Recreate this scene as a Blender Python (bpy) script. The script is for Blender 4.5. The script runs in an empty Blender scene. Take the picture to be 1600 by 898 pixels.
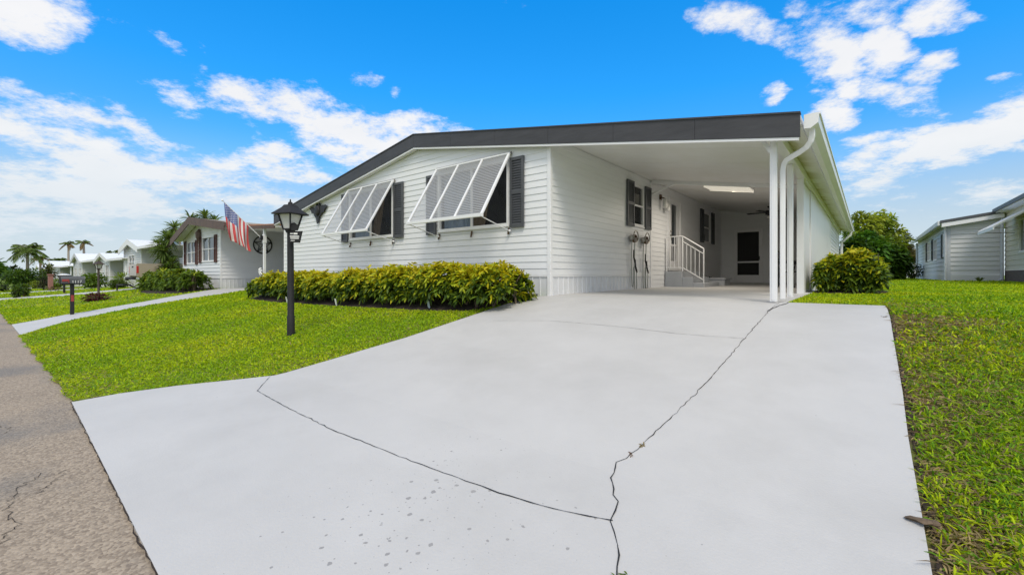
import bpy, math, random
import numpy as np
from mathutils import Vector
random.seed(7); rng = np.random.default_rng(7)
scene = bpy.context.scene
COL = scene.collection
F = 685.0; H = 1.15                        # focal length in photo pixels, eye height
ANG = math.atan2(-.6297, .7768); CA, SA = math.cos(ANG), math.sin(ANG)
C0 = (.69, 7.9)                            # front corner of the home; street frame: x along street, y away from it
def toW(x, y): return C0[0] + x*CA - y*SA, C0[1] + x*SA + y*CA
def toL(X, Y): dx, dy = X-C0[0], Y-C0[1]; return dx*CA+dy*SA, -dx*SA+dy*CA
CAMX, CAMY = toL(0, 0)

# ---------------------------------------------------------------- camera, light, exposure
cam = bpy.data.cameras.new('camera'); camo = bpy.data.objects.new('camera', cam); COL.objects.link(camo)
camo.location = (0, 0, H); camo.rotation_euler = (math.radians(90), 0, 0)
cam.sensor_width = 36; cam.lens = F/1600*36; cam.shift_y = -19/1600; cam.clip_start = .05; cam.clip_end = 4000
scene.camera = camo
SUN_EL, SUN_ROT = math.radians(54), math.radians(172)
sun = bpy.data.lights.new('sun', 'SUN'); suno = bpy.data.objects.new('sun', sun); COL.objects.link(suno)
sun.energy = 2.3; sun.angle = math.radians(18); sun.color = (1, .90, .74)
sd = Vector((math.sin(SUN_ROT)*math.cos(SUN_EL), math.cos(SUN_ROT)*math.cos(SUN_EL), math.sin(SUN_EL)))
suno.rotation_euler = sd.to_track_quat('Z', 'Y').to_euler()
scene.view_settings.view_transform = 'Standard'; scene.view_settings.look = 'None'
scene.view_settings.exposure = 0.0; scene.view_settings.gamma = 1.0
SKY_STRENGTH = .15
# clouds as soft blobs round directions of the sky: azimuth, elevation in radians
CLOUDS = [(50,22,110,50,8,1.25),(120,48,40,16,10,.7),(190,28,22,9,20,.45),(262,70,40,14,40,.45),(320,90,12,20,0,.3),(265,145,48,17,15,.7),(300,185,30,12,10,.5),
 (30,150,50,22,20,.7),(70,215,125,55,18,1.3),(150,190,60,26,20,.75),(130,285,200,62,6,1.35),(225,212,60,22,40,.8),(270,225,40,16,20,.5),(330,290,170,48,4,.95),(60,330,200,50,0,.9),
 (385,150,72,32,15,1.2),(450,165,70,36,10,.9),(520,190,90,44,22,1.3),(600,215,130,40,8,1.25),(440,255,66,34,30,1.),(550,235,60,34,0,.9),(690,205,70,14,0,.6),
 (575,126,26,13,12,.9),(617,146,10,6,0,.4),
 (1170,38,92,26,12,1.25),(1205,55,56,22,8,1.1),(1290,50,66,66,70,1.05),(1262,8,66,28,0,1.1),(1350,15,80,30,0,.95),(1388,82,46,40,0,1.2),(1315,85,38,42,0,1.1),(1445,112,58,20,-35,1.05),(1470,22,58,28,-12,1.25),(1532,20,30,14,0,.7),(1400,150,76,30,15,1.0),(1345,140,40,20,0,.9),(1300,175,42,30,0,1.15),(1206,158,14,14,0,.9),
 (1570,200,115,46,-22,1.35),(1480,225,115,38,-14,1.3),(1380,245,90,32,-8,1.),(1330,278,80,18,-4,.6),(1440,300,180,20,0,.3),(1585,125,22,8,0,.5)]
wd = bpy.data.worlds.new('World'); scene.world = wd; wd.use_nodes = True
nt = wd.node_tree; N, L = nt.nodes, nt.links; N.clear()
def nd(t, **k):
    n = N.new(t)
    for a, b in k.items(): setattr(n, a, b)
    return n
def mth(op, a, b=None, c=None, clamp=False):
    n = nd('ShaderNodeMath', operation=op); n.use_clamp = clamp
    for i, v in enumerate((a, b, c)):
        if v is None: continue
        if isinstance(v, (int, float)): n.inputs[i].default_value = v
        else: L.new(v, n.inputs[i])
    return n.outputs[0]
tc = nd('ShaderNodeTexCoord'); nrm = nd('ShaderNodeVectorMath', operation='NORMALIZE'); L.new(tc.outputs['Generated'], nrm.inputs[0])
sp = nd('ShaderNodeSeparateXYZ'); L.new(nrm.outputs[0], sp.inputs[0])
az = mth('ARCTAN2', sp.outputs[0], sp.outputs[1]); el = mth('ARCSINE', sp.outputs[2])
# warp the look-up a little so the blobs get ragged edges
den = mth('ADD', mth('MAXIMUM', sp.outputs[2], 0.0), .22)
pl = nd('ShaderNodeCombineXYZ'); L.new(mth('DIVIDE', sp.outputs[0], den), pl.inputs[0]); L.new(mth('DIVIDE', sp.outputs[1], den), pl.inputs[1])
n1 = nd('ShaderNodeTexNoise'); n1.inputs['Scale'].default_value = 3.4; n1.inputs['Detail'].default_value = 9; n1.inputs['Roughness'].default_value = .70; L.new(pl.outputs[0], n1.inputs['Vector'])
n2 = nd('ShaderNodeTexNoise'); n2.inputs['Scale'].default_value = 5.; n2.inputs['Detail'].default_value = 5; L.new(pl.outputs[0], n2.inputs['Vector'])
s2 = nd('ShaderNodeSeparateXYZ'); L.new(n2.outputs['Color'], s2.inputs[0])
azw = mth('ADD', az, mth('MULTIPLY', mth('SUBTRACT', s2.outputs[0], .5), .10)); elw = mth('ADD', el, mth('MULTIPLY', mth('SUBTRACT', s2.outputs[1], .5), .06))
def pix_dir(u, v):
    x = (u-800)/F; z = (430-v)/F; return math.atan2(x, 1), math.atan2(z, math.sqrt(x*x+1))
dens = None
for (u, v, ru, rv, rot, st) in CLOUDS:
    a0, e0 = pix_dir(u, v); ra = math.radians(rot)
    ax, ay = pix_dir(u+ru*math.cos(ra), v+ru*math.sin(ra)); bx, by = pix_dir(u-rv*math.sin(ra), v+rv*math.cos(ra))
    ax -= a0; ay -= e0; bx -= a0; by -= e0
    det = ax*by-ay*bx
    da = mth('SUBTRACT', azw, a0); de = mth('SUBTRACT', elw, e0)
    p = mth('ADD', mth('MULTIPLY', da, by/det), mth('MULTIPLY', de, -bx/det)); q = mth('ADD', mth('MULTIPLY', da, -ay/det), mth('MULTIPLY', de, ax/det))
    r2 = mth('ADD', mth('MULTIPLY', p, p), mth('MULTIPLY', q, q))
    b = mth('MULTIPLY', mth('SUBTRACT', 1.0, mth('MULTIPLY', r2, .8)), st)
    dens = b if dens is None else mth('MAXIMUM', dens, b)
# broken cloud also covers the sky overhead and behind the viewer
cover = mth('MAXIMUM', mth('MULTIPLY', mth('SUBTRACT', el, .66), 6.0), mth('MULTIPLY', mth('SUBTRACT', .40, sp.outputs[1]), 5.0))
dens = mth('MAXIMUM', mth('MAXIMUM', dens, -1.2), mth('MINIMUM', cover, 1.25))
cl = mth('ADD', dens, mth('MULTIPLY', mth('SUBTRACT', n1.outputs['Fac'], .5), 6.6))
mr = nd('ShaderNodeMapRange', interpolation_type='SMOOTHSTEP'); L.new(cl, mr.inputs['Value']); mr.inputs['From Min'].default_value = .0; mr.inputs['From Max'].default_value = 1.35; mr.inputs['To Max'].default_value = .93
sky = nd('ShaderNodeTexSky', sky_type='NISHITA'); sky.sun_disc = False; sky.sun_elevation = SUN_EL; sky.sun_rotation = SUN_ROT; sky.air_density = 1.0; sky.dust_density = .6; sky.ozone_density = 2.0
tint = nd('ShaderNodeMix', data_type='RGBA', blend_type='MULTIPLY'); tint.inputs[0].default_value = 1; L.new(sky.outputs[0], tint.inputs[6])
# saturated high sky, pale near the horizon
ramp = nd('ShaderNodeValToRGB'); L.new(mth('DIVIDE', el, 1.0, clamp=True), ramp.inputs[0])
cr = ramp.color_ramp; cr.elements[0].position = 0.0; cr.elements[0].color = (.62, .60, .60, 1); cr.elements[1].position = .62; cr.elements[1].color = (.04, 1.22, 2.02, 1)
for ps, cc in ((.10, (.55, .68, .78, 1)), (.22, (.38, .98, 1.34, 1)), (.38, (.14, 1.12, 1.75, 1))):
    e = cr.elements.new(ps); e.color = cc
L.new(ramp.outputs[0], tint.inputs[7])
white = nd('ShaderNodeMix', data_type='RGBA'); L.new(tint.outputs[2], white.inputs[6]); L.new(mr.outputs[0], white.inputs[0])
shade = nd('ShaderNodeMix', data_type='RGBA'); L.new(s2.outputs[2], shade.inputs[0]); shade.inputs[6].default_value = (6.95, 6.75, 6.55, 1); shade.inputs[7].default_value = (5.9, 5.9, 5.9, 1); L.new(shade.outputs[2], white.inputs[7])
hz = nd('ShaderNodeMapRange', interpolation_type='SMOOTHSTEP'); L.new(el, hz.inputs['Value']); hz.inputs['From Min'].default_value = .30; hz.inputs['From Max'].default_value = .0; hz.inputs['To Max'].default_value = .85
pale = nd('ShaderNodeMix', data_type='RGBA'); L.new(hz.outputs[0], pale.inputs[0]); L.new(white.outputs[2], pale.inputs[6]); pale.inputs[7].default_value = (4.5, 5.2, 5.8, 1)
bg = nd('ShaderNodeBackground'); bg.inputs[1].default_value = SKY_STRENGTH; L.new(pale.outputs[2], bg.inputs[0])
wo = nd('ShaderNodeOutputWorld'); L.new(bg.outputs[0], wo.inputs[0])

# ---------------------------------------------------------------- terrain profile
PX, PZ = [-6, -4.5, -3, -1.5, -.65, -.2, .2, .5, 20, 60], [0, .12, .31, .55, .70, .757, .774, .78, .9, .9]
KX, KZ = [-75, -48, -32, -16.5, -8], [.1, .25, .5, .75, 1]
def hh(x, y): return np.interp(y, PX, PZ)*np.interp(x, KX, KZ)
def h(x, y): return float(hh(x, y))

# ---------------------------------------------------------------- helpers: materials
def mat(name, col, rough=.6, var=.12, scale=4., bump=0., bscale=60., metal=0., stretch=None, spec=.5, col2=None, coat=0., trans=0.):
    m = bpy.data.materials.new(name); m.use_nodes = True; t = m.node_tree; p = t.nodes['Principled BSDF']
    tcn = t.nodes.new('ShaderNodeTexCoord'); mp = t.nodes.new('ShaderNodeMapping'); t.links.new(tcn.outputs['Object'], mp.inputs[0])
    if stretch: mp.inputs['Scale'].default_value = stretch
    n = t.nodes.new('ShaderNodeTexNoise'); n.inputs['Scale'].default_value = scale; n.inputs['Detail'].default_value = 6; n.inputs['Roughness'].default_value = .65; t.links.new(mp.outputs[0], n.inputs['Vector'])
    r = t.nodes.new('ShaderNodeValToRGB'); t.links.new(n.outputs['Fac'], r.inputs[0])
    r.color_ramp.elements[0].position = .3; r.color_ramp.elements[1].position = .7
    c2 = col2 or tuple(min(1, c*(1+var)) for c in col); c1 = tuple(c*(1-var) for c in col) if col2 is None else col
    r.color_ramp.elements[0].color = (*c1, 1); r.color_ramp.elements[1].color = (*c2, 1)
    t.links.new(r.outputs[0], p.inputs['Base Color'])
    p.inputs['Roughness'].default_value = rough; p.inputs['Metallic'].default_value = metal; p.inputs['Specular IOR Level'].default_value = spec; p.inputs['Coat Weight'].default_value = coat
    if bump:
        b = t.nodes.new('ShaderNodeBump'); n3 = t.nodes.new('ShaderNodeTexNoise'); n3.inputs['Scale'].default_value = bscale; n3.inputs['Detail'].default_value = 4
        t.links.new(tcn.outputs['Object'], n3.inputs['Vector']); t.links.new(n3.outputs['Fac'], b.inputs['Height']); b.inputs['Strength'].default_value = bump; b.inputs['Distance'].default_value = .01
        t.links.new(b.outputs[0], p.inputs['Normal'])
    return m
def leafmat(name, trans=.35, rough=.45):
    m = bpy.data.materials.new(name); m.use_nodes = True; t = m.node_tree; p = t.nodes['Principled BSDF']; out = t.nodes['Material Output']
    a = t.nodes.new('ShaderNodeAttribute'); a.attribute_name = 'tint'
    t.links.new(a.outputs['Color'], p.inputs['Base Color']); p.inputs['Roughness'].default_value = rough; p.inputs['Specular IOR Level'].default_value = .18
    tr = t.nodes.new('ShaderNodeBsdfTranslucent'); g = t.nodes.new('ShaderNodeMix'); g.data_type = 'RGBA'; g.blend_type = 'MULTIPLY'; g.inputs[0].default_value = 1; g.inputs[7].default_value = (1.5, 1.4, .5, 1)
    t.links.new(a.outputs['Color'], g.inputs[6]); t.links.new(g.outputs[2], tr.inputs[0])
    mx = t.nodes.new('ShaderNodeMixShader'); mx.inputs[0].default_value = trans; t.links.new(p.outputs[0], mx.inputs[1]); t.links.new(tr.outputs[0], mx.inputs[2]); t.links.new(mx.outputs[0], out.inputs[0])
    return m
def attach(t, fac, a, b):     # colour mix helper inside a material tree
    n = t.nodes.new('ShaderNodeMix'); n.data_type = 'RGBA'
    for s, v in ((0, fac), (6, a), (7, b)):
        if isinstance(v, tuple): n.inputs[s].default_value = (*v, 1)
        elif isinstance(v, (int, float)): n.inputs[s].default_value = v
        else: t.links.new(v, n.inputs[s])
    return n.outputs[2]

M = {}
M['siding'] = mat('white_vinyl_siding', (.775, .785, .80), .45, .03, 1.6, .15, 25, stretch=(.5, .5, 2.2))
M['siding_far'] = mat('grey_white_siding', (.60, .61, .63), .5, .05, 1.2, stretch=(.4, .4, 2))
M['siding_beige'] = mat('cream_siding', (.62, .58, .47), .5, .05, 1.2)
M['skirt'] = mat('white_ribbed_skirting', (.68, .69, .71), .5, .06, 2.2, stretch=(1, 1, .5))
M['trim'] = mat('white_painted_metal', (.80, .80, .81), .35, .03, 3, .05, 40)
M['soffit'] = mat('aged_cream_soffit', (.74, .73, .68), .5, .05, 1.5, col2=(.80, .80, .78))
t = M['soffit'].node_tree; p = t.nodes['Principled BSDF']; base = p.inputs['Base Color'].links[0].from_socket; tcn = t.nodes.new('ShaderNodeTexCoord'); sx_ = t.nodes.new('ShaderNodeSeparateXYZ'); t.links.new(tcn.outputs['Object'], sx_.inputs[0])
nz = t.nodes.new('ShaderNodeTexNoise'); nz.inputs['Scale'].default_value = 2.5; nz.inputs['Detail'].default_value = 6; t.links.new(tcn.outputs['Object'], nz.inputs['Vector'])
a_ = t.nodes.new('ShaderNodeMapRange'); t.links.new(sx_.outputs[0], a_.inputs[0]); a_.inputs[1].default_value = 3.54; a_.inputs[2].default_value = 3.57
b_ = t.nodes.new('ShaderNodeMapRange'); t.links.new(sx_.outputs[0], b_.inputs[0]); b_.inputs[1].default_value = 3.78; b_.inputs[2].default_value = 3.56
c_ = t.nodes.new('ShaderNodeMapRange'); t.links.new(nz.outputs['Fac'], c_.inputs[0]); c_.inputs[1].default_value = .35; c_.inputs[2].default_value = .6; c_.inputs[4].default_value = .8
m1 = t.nodes.new('ShaderNodeMath'); m1.operation = 'MULTIPLY'; t.links.new(a_.outputs[0], m1.inputs[0]); t.links.new(b_.outputs[0], m1.inputs[1]); m2 = t.nodes.new('ShaderNodeMath'); m2.operation = 'MULTIPLY'; t.links.new(m1.outputs[0], m2.inputs[0]); t.links.new(c_.outputs[0], m2.inputs[1])
xm = t.nodes.new('ShaderNodeMix'); xm.data_type = 'RGBA'; t.links.new(m2.outputs[0], xm.inputs[0]); t.links.new(base, xm.inputs[6]); xm.inputs[7].default_value = (.36, .31, .06, 1); t.links.new(xm.outputs[2], p.inputs['Base Color'])
M['fascia'] = mat('charcoal_metal_fascia', (.045, .045, .05), .5, .25, 3, .1, 30, stretch=(.6, 1, 3))
M['shutter'] = mat('charcoal_plastic', (.075, .08, .088), .5, .1, 5)
M['black'] = mat('black_painted_metal', (.02, .02, .022), .65, .25, 9, .15, 50, spec=.3)
M['iron'] = mat('dark_cast_iron', (.012, .012, .013), .5, .2, 9)
M['roofwhite'] = mat('white_metal_roof', (.80, .80, .80), .4, .03, 1)
M['brown'] = mat('brown_painted_fascia', (.105, .065, .05), .6, .25, 4, .1, 30)
M['brownshut'] = mat('red_brown_shutter', (.085, .035, .028), .6, .2, 6)
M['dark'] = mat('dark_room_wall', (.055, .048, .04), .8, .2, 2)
M['curtain'] = mat('pale_curtain_cloth', (.42, .40, .36), .85, .15, 3)
M['bluecurtain'] = mat('pale_blue_cloth', (.32, .42, .55), .85, .15, 3)
M['tancurtain'] = mat('tan_curtain_cloth', (.22, .16, .10), .85, .2, 3)
M['grid'] = mat('screen_black', (.012, .012, .013), .7, .2, 5)
M['concrete'] = mat('grey_painted_step', (.42, .44, .47), .6, .08, 3, .1, 40)
M['greyblue'] = mat('blue_grey_panel', (.50, .53, .58), .6, .05, 3)
M['soil'] = mat('dark_mulch', (.028, .018, .012), .95, .5, 25, .9, 55)
M['bark'] = mat('grey_brown_bark', (.16, .12, .085), .9, .35, 12, .8, 30, stretch=(1, 1, .4))
M['palmbark'] = mat('pale_palm_bark', (.30, .26, .21), .9, .25, 9, .6, 25, stretch=(.3, .3, 3))
M['rust'] = mat('galvanised_steel', (.33, .31, .28), .4, .3, 14, metal=.7)
M['hose'] = mat('grey_green_hose', (.26, .28, .25), .5, .15, 9)
M['brass'] = mat('tarnished_brown_metal', (.11, .065, .035), .5, .4, 12, metal=.4)
M['red'] = mat('red_cloth', (.60, .075, .08), .75, .1, 8)
M['whitecloth'] = mat('white_cloth', (.72, .70, .69), .75, .05, 8)
M['redpaint'] = mat('dull_red_paint', (.30, .04, .035), .55, .2, 9)
M['tanpaint'] = mat('tan_metallic_paint', (.36, .30, .22), .3, .05, 3, coat=.5)
M['rubber'] = mat('black_rubber', (.02, .02, .02), .8, .2, 9)
M['tail'] = mat('red_plastic_lens', (.45, .03, .02), .2, .1, 9)
M['carpaint'] = mat('pale_blue_car_paint', (.42, .50, .60), .25, .04, 3, coat=.6)
M['brownskirt'] = mat('brown_block_skirting', (.11, .085, .075), .85, .25, 9, .4, 30)
M['white'] = mat('white_lettering', (.78, .78, .76), .5, .04, 9)
M['mat'] = mat('dark_rubber_mat', (.06, .055, .05), .9, .3, 20)
M['terracotta'] = mat('orange_clay', (.36, .16, .08), .8, .2, 8)
M['deadleaf'] = mat('dry_brown_leaf', (.12, .085, .055), .85, .4, 30, .5, 80)
M['leaf'] = leafmat('leaf'); M['grassblade'] = leafmat('grass_blade', .35, .6)
def glassmat(name, alpha=.45, tint=(.03, .035, .04), rough=.03):
    m = bpy.data.materials.new(name); m.use_nodes = True; t = m.node_tree; p = t.nodes['Principled BSDF']; out = t.nodes['Material Output']
    p.inputs['Base Color'].default_value = (*tint, 1); p.inputs['Roughness'].default_value = rough; p.inputs['Specular IOR Level'].default_value = .9
    tr = t.nodes.new('ShaderNodeBsdfTransparent'); mx = t.nodes.new('ShaderNodeMixShader'); lw = t.nodes.new('ShaderNodeLayerWeight'); fr = t.nodes.new('ShaderNodeMath'); fr.operation = 'POWER'; fr.inputs[1].default_value = 3.5; t.links.new(lw.outputs['Facing'], fr.inputs[0])
    mm = t.nodes.new('ShaderNodeMath'); mm.operation = 'ADD'; mm.use_clamp = True; mm.inputs[1].default_value = alpha; t.links.new(fr.outputs[0], mm.inputs[0])
    t.links.new(mm.outputs[0], mx.inputs[0]); t.links.new(tr.outputs[0], mx.inputs[1]); t.links.new(p.outputs[0], mx.inputs[2]); t.links.new(mx.outputs[0], out.inputs[0])
    return m
M['glass'] = glassmat('window_glass', .16); M['glassdark'] = glassmat('reflecting_window_glass', .85, (.05, .06, .07), .02); M['screen'] = None
M['frost'] = mat('frosted_lantern_glass', (.62, .62, .60), .25, .06, 6)
# insect-screen panels of the awning shutters: fine woven mesh, half see-through
m = bpy.data.materials.new('woven_solar_screen'); m.use_nodes = True; t = m.node_tree; p = t.nodes['Principled BSDF']; out = t.nodes['Material Output']
tcn = t.nodes.new('ShaderNodeTexCoord'); wv = t.nodes.new('ShaderNodeTexWave'); wv.wave_type = 'BANDS'; wv.bands_direction = 'Z'; wv.inputs['Scale'].default_value = 8.5; wv.inputs['Distortion'].default_value = .5; wv.inputs['Detail'].default_value = 1; wv.inputs['Detail Scale'].default_value = .8; t.links.new(tcn.outputs['Object'], wv.inputs['Vector'])
t.links.new(attach(t, wv.outputs['Fac'], (.24, .245, .25), (.46, .47, .48)), p.inputs['Base Color']); p.inputs['Roughness'].default_value = .5
mm = t.nodes.new('ShaderNodeMapRange'); t.links.new(wv.outputs['Fac'], mm.inputs[0]); mm.inputs[3].default_value = .46; mm.inputs[4].default_value = .74
tr = t.nodes.new('ShaderNodeBsdfTransparent'); mx = t.nodes.new('ShaderNodeMixShader'); t.links.new(mm.outputs[0], mx.inputs[0]); t.links.new(tr.outputs[0], mx.inputs[1]); t.links.new(p.outputs[0], mx.inputs[2]); t.links.new(mx.outputs[0], out.inputs[0]); M['screen'] = m
# lit ceiling panel
m = bpy.data.materials.new('ceiling_light_diffuser'); m.use_nodes = True; p = m.node_tree.nodes['Principled BSDF']; p.inputs['Base Color'].default_value = (.8, .78, .7, 1); p.inputs['Emission Color'].default_value = (1, .92, .76, 1); p.inputs['Emission Strength'].default_value = .42; M['lit'] = m
# painted concrete with chipped spots down by the street
m = mat('grey_painted_concrete', (.495, .49, .485), .55, .045, 1.3, .15, 90, spec=.3); t = m.node_tree; p = t.nodes['Principled BSDF']; M['drive'] = m
base = p.inputs['Base Color'].links[0].from_socket; tcn = t.nodes.new('ShaderNodeTexCoord')
def mm_(op, a, b):
    n = t.nodes.new('ShaderNodeMath'); n.operation = op; n.use_clamp = op == 'MULTIPLY'
    for i, v in enumerate((a, b)):
        if isinstance(v, (int, float)): n.inputs[i].default_value = v
        else: t.links.new(v, n.inputs[i])
    return n.outputs[0]
vo = t.nodes.new('ShaderNodeTexVoronoi'); vo.inputs['Scale'].default_value = 17; t.links.new(tcn.outputs['Object'], vo.inputs['Vector'])
ns = t.nodes.new('ShaderNodeTexNoise'); ns.inputs['Scale'].default_value = 55; t.links.new(tcn.outputs['Object'], ns.inputs['Vector'])
n4 = t.nodes.new('ShaderNodeTexNoise'); n4.inputs['Scale'].default_value = 2.2; t.links.new(tcn.outputs['Object'], n4.inputs['Vector'])
dist = t.nodes.new('ShaderNodeVectorMath'); dist.operation = 'DISTANCE'; t.links.new(tcn.outputs['Object'], dist.inputs[0]); dist.inputs[1].default_value = (2.9, -5.25, 0)
near = t.nodes.new('ShaderNodeMapRange'); t.links.new(dist.outputs['Value'], near.inputs[0]); near.inputs[1].default_value = 0; near.inputs[2].default_value = 1.3; near.inputs[3].default_value = .235; near.inputs[4].default_value = -.08
vr = t.nodes.new('ShaderNodeSeparateColor'); t.links.new(vo.outputs['Color'], vr.inputs[0])
thr = mm_('ADD', near.outputs[0], mm_('MULTIPLY', mm_('SUBTRACT', n4.outputs['Fac'], .5), .5))
thr = mm_('MINIMUM', mm_('SUBTRACT', thr, mm_('MULTIPLY', vr.outputs[0], .26)), .3)
dd = mm_('ADD', vo.outputs['Distance'], mm_('MULTIPLY', mm_('SUBTRACT', ns.outputs['Fac'], .3), .35))
thr = mm_('ADD', thr, .10)
chip = mm_('LESS_THAN', dd, thr)
vo2 = t.nodes.new('ShaderNodeTexVoronoi'); vo2.inputs['Scale'].default_value = 62; t.links.new(tcn.outputs['Object'], vo2.inputs['Vector']); v2 = t.nodes.new('ShaderNodeSeparateColor'); t.links.new(vo2.outputs['Color'], v2.inputs[0])
speck = mm_('LESS_THAN', mm_('ADD', vo2.outputs['Distance'], v2.outputs[1]), mm_('ADD', near.outputs[0], .10))
c = attach(t, mm_('MAXIMUM', chip, speck), base, (.29, .285, .285)); 
n5 = t.nodes.new('ShaderNodeTexVoronoi'); n5.inputs['Scale'].default_value = 5.5; t.links.new(tcn.outputs['Object'], n5.inputs['Vector'])
sc = t.nodes.new('ShaderNodeSeparateColor'); t.links.new(n5.outputs['Color'], sc.inputs[0])
fleck = mm_('LESS_THAN', mm_('ADD', n5.outputs['Distance'], mm_('MULTIPLY', sc.outputs[0], .16)), .045)
c = attach(t, mm_('MULTIPLY', fleck, .5), c, (.2, .19, .18))
n8 = t.nodes.new('ShaderNodeTexNoise'); n8.inputs['Scale'].default_value = .8; n8.inputs['Detail'].default_value = 8; n8.inputs['Roughness'].default_value = .7; t.links.new(tcn.outputs['Object'], n8.inputs['Vector'])
gr = t.nodes.new('ShaderNodeMapRange'); t.links.new(n8.outputs['Fac'], gr.inputs[0]); gr.inputs[1].default_value = .48; gr.inputs[2].default_value = .7; gr.inputs[4].default_value = .45; c = attach(t, gr.outputs[0], c, (.40, .395, .385)); t.links.new(c, p.inputs['Base Color'])
# street: tan exposed aggregate
m = mat('tan_aggregate_asphalt', (.27, .215, .165), .85, .16, 1.3, .5, 220); t = m.node_tree; p = t.nodes['Principled BSDF']; M['street'] = m
base = p.inputs['Base Color'].links[0].from_socket; tcn = t.nodes.new('ShaderNodeTexCoord')
vo = t.nodes.new('ShaderNodeTexVoronoi'); vo.inputs['Scale'].default_value = 85; t.links.new(tcn.outputs['Object'], vo.inputs['Vector'])
vr = t.nodes.new('ShaderNodeSeparateColor'); t.links.new(vo.outputs['Color'], vr.inputs[0])
st = attach(t, vr.outputs[0], (.12, .095, .07), (.50, .42, .32)); c = attach(t, .5, base, st)
n6 = t.nodes.new('ShaderNodeTexNoise'); n6.inputs['Scale'].default_value = .9; n6.inputs['Detail'].default_value = 5; t.links.new(tcn.outputs['Object'], n6.inputs['Vector'])
sm = t.nodes.new('ShaderNodeMapRange'); t.links.new(n6.outputs['Fac'], sm.inputs[0]); sm.inputs[1].default_value = .52; sm.inputs[2].default_value = .68; sm.inputs[4].default_value = .55
c = attach(t, sm.outputs[0], c, (.12, .125, .13)); t.links.new(c, p.inputs['Base Color'])
bb = [x for x in t.nodes if x.type == 'BUMP'][0]; t.links.new(vo.outputs['Distance'], bb.inputs['Height']); bb.inputs['Strength'].default_value = .6; bb.inputs['Distance'].default_value = .004; bb.invert = True
# lawn soil under the blades
m = mat('lawn_turf', (.12, .17, .012), .95, .3, 7, .8, 40, col2=(.19, .26, .015)); M['turf'] = m; t = m.node_tree; p = t.nodes['Principled BSDF']; base = p.inputs['Base Color'].links[0].from_socket
tcn = t.nodes.new('ShaderNodeTexCoord'); sx_ = t.nodes.new('ShaderNodeSeparateXYZ'); t.links.new(tcn.outputs['Object'], sx_.inputs[0])
def rng_(sock, a, b, c=0., d=1.):
    n = t.nodes.new('ShaderNodeMapRange'); t.links.new(sock, n.inputs[0]); n.inputs[1].default_value = a; n.inputs[2].default_value = b; n.inputs[3].default_value = c; n.inputs[4].default_value = d; return n.outputs[0]
n7 = t.nodes.new('ShaderNodeTexNoise'); n7.inputs['Scale'].default_value = 3.5; n7.inputs['Detail'].default_value = 5; t.links.new(tcn.outputs['Object'], n7.inputs['Vector'])
wornm = mm_('MULTIPLY', mm_('MULTIPLY', rng_(sx_.outputs[0], 4.2, 4.5), rng_(sx_.outputs[0], 5.5, 4.7)), rng_(sx_.outputs[1], 2., .5)); wornm = mm_('MULTIPLY', wornm, rng_(n7.outputs['Fac'], .32, .5))
base = attach(t, wornm, base, (.075, .058, .035)); t.links.new(base, p.inputs['Base Color'])

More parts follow.
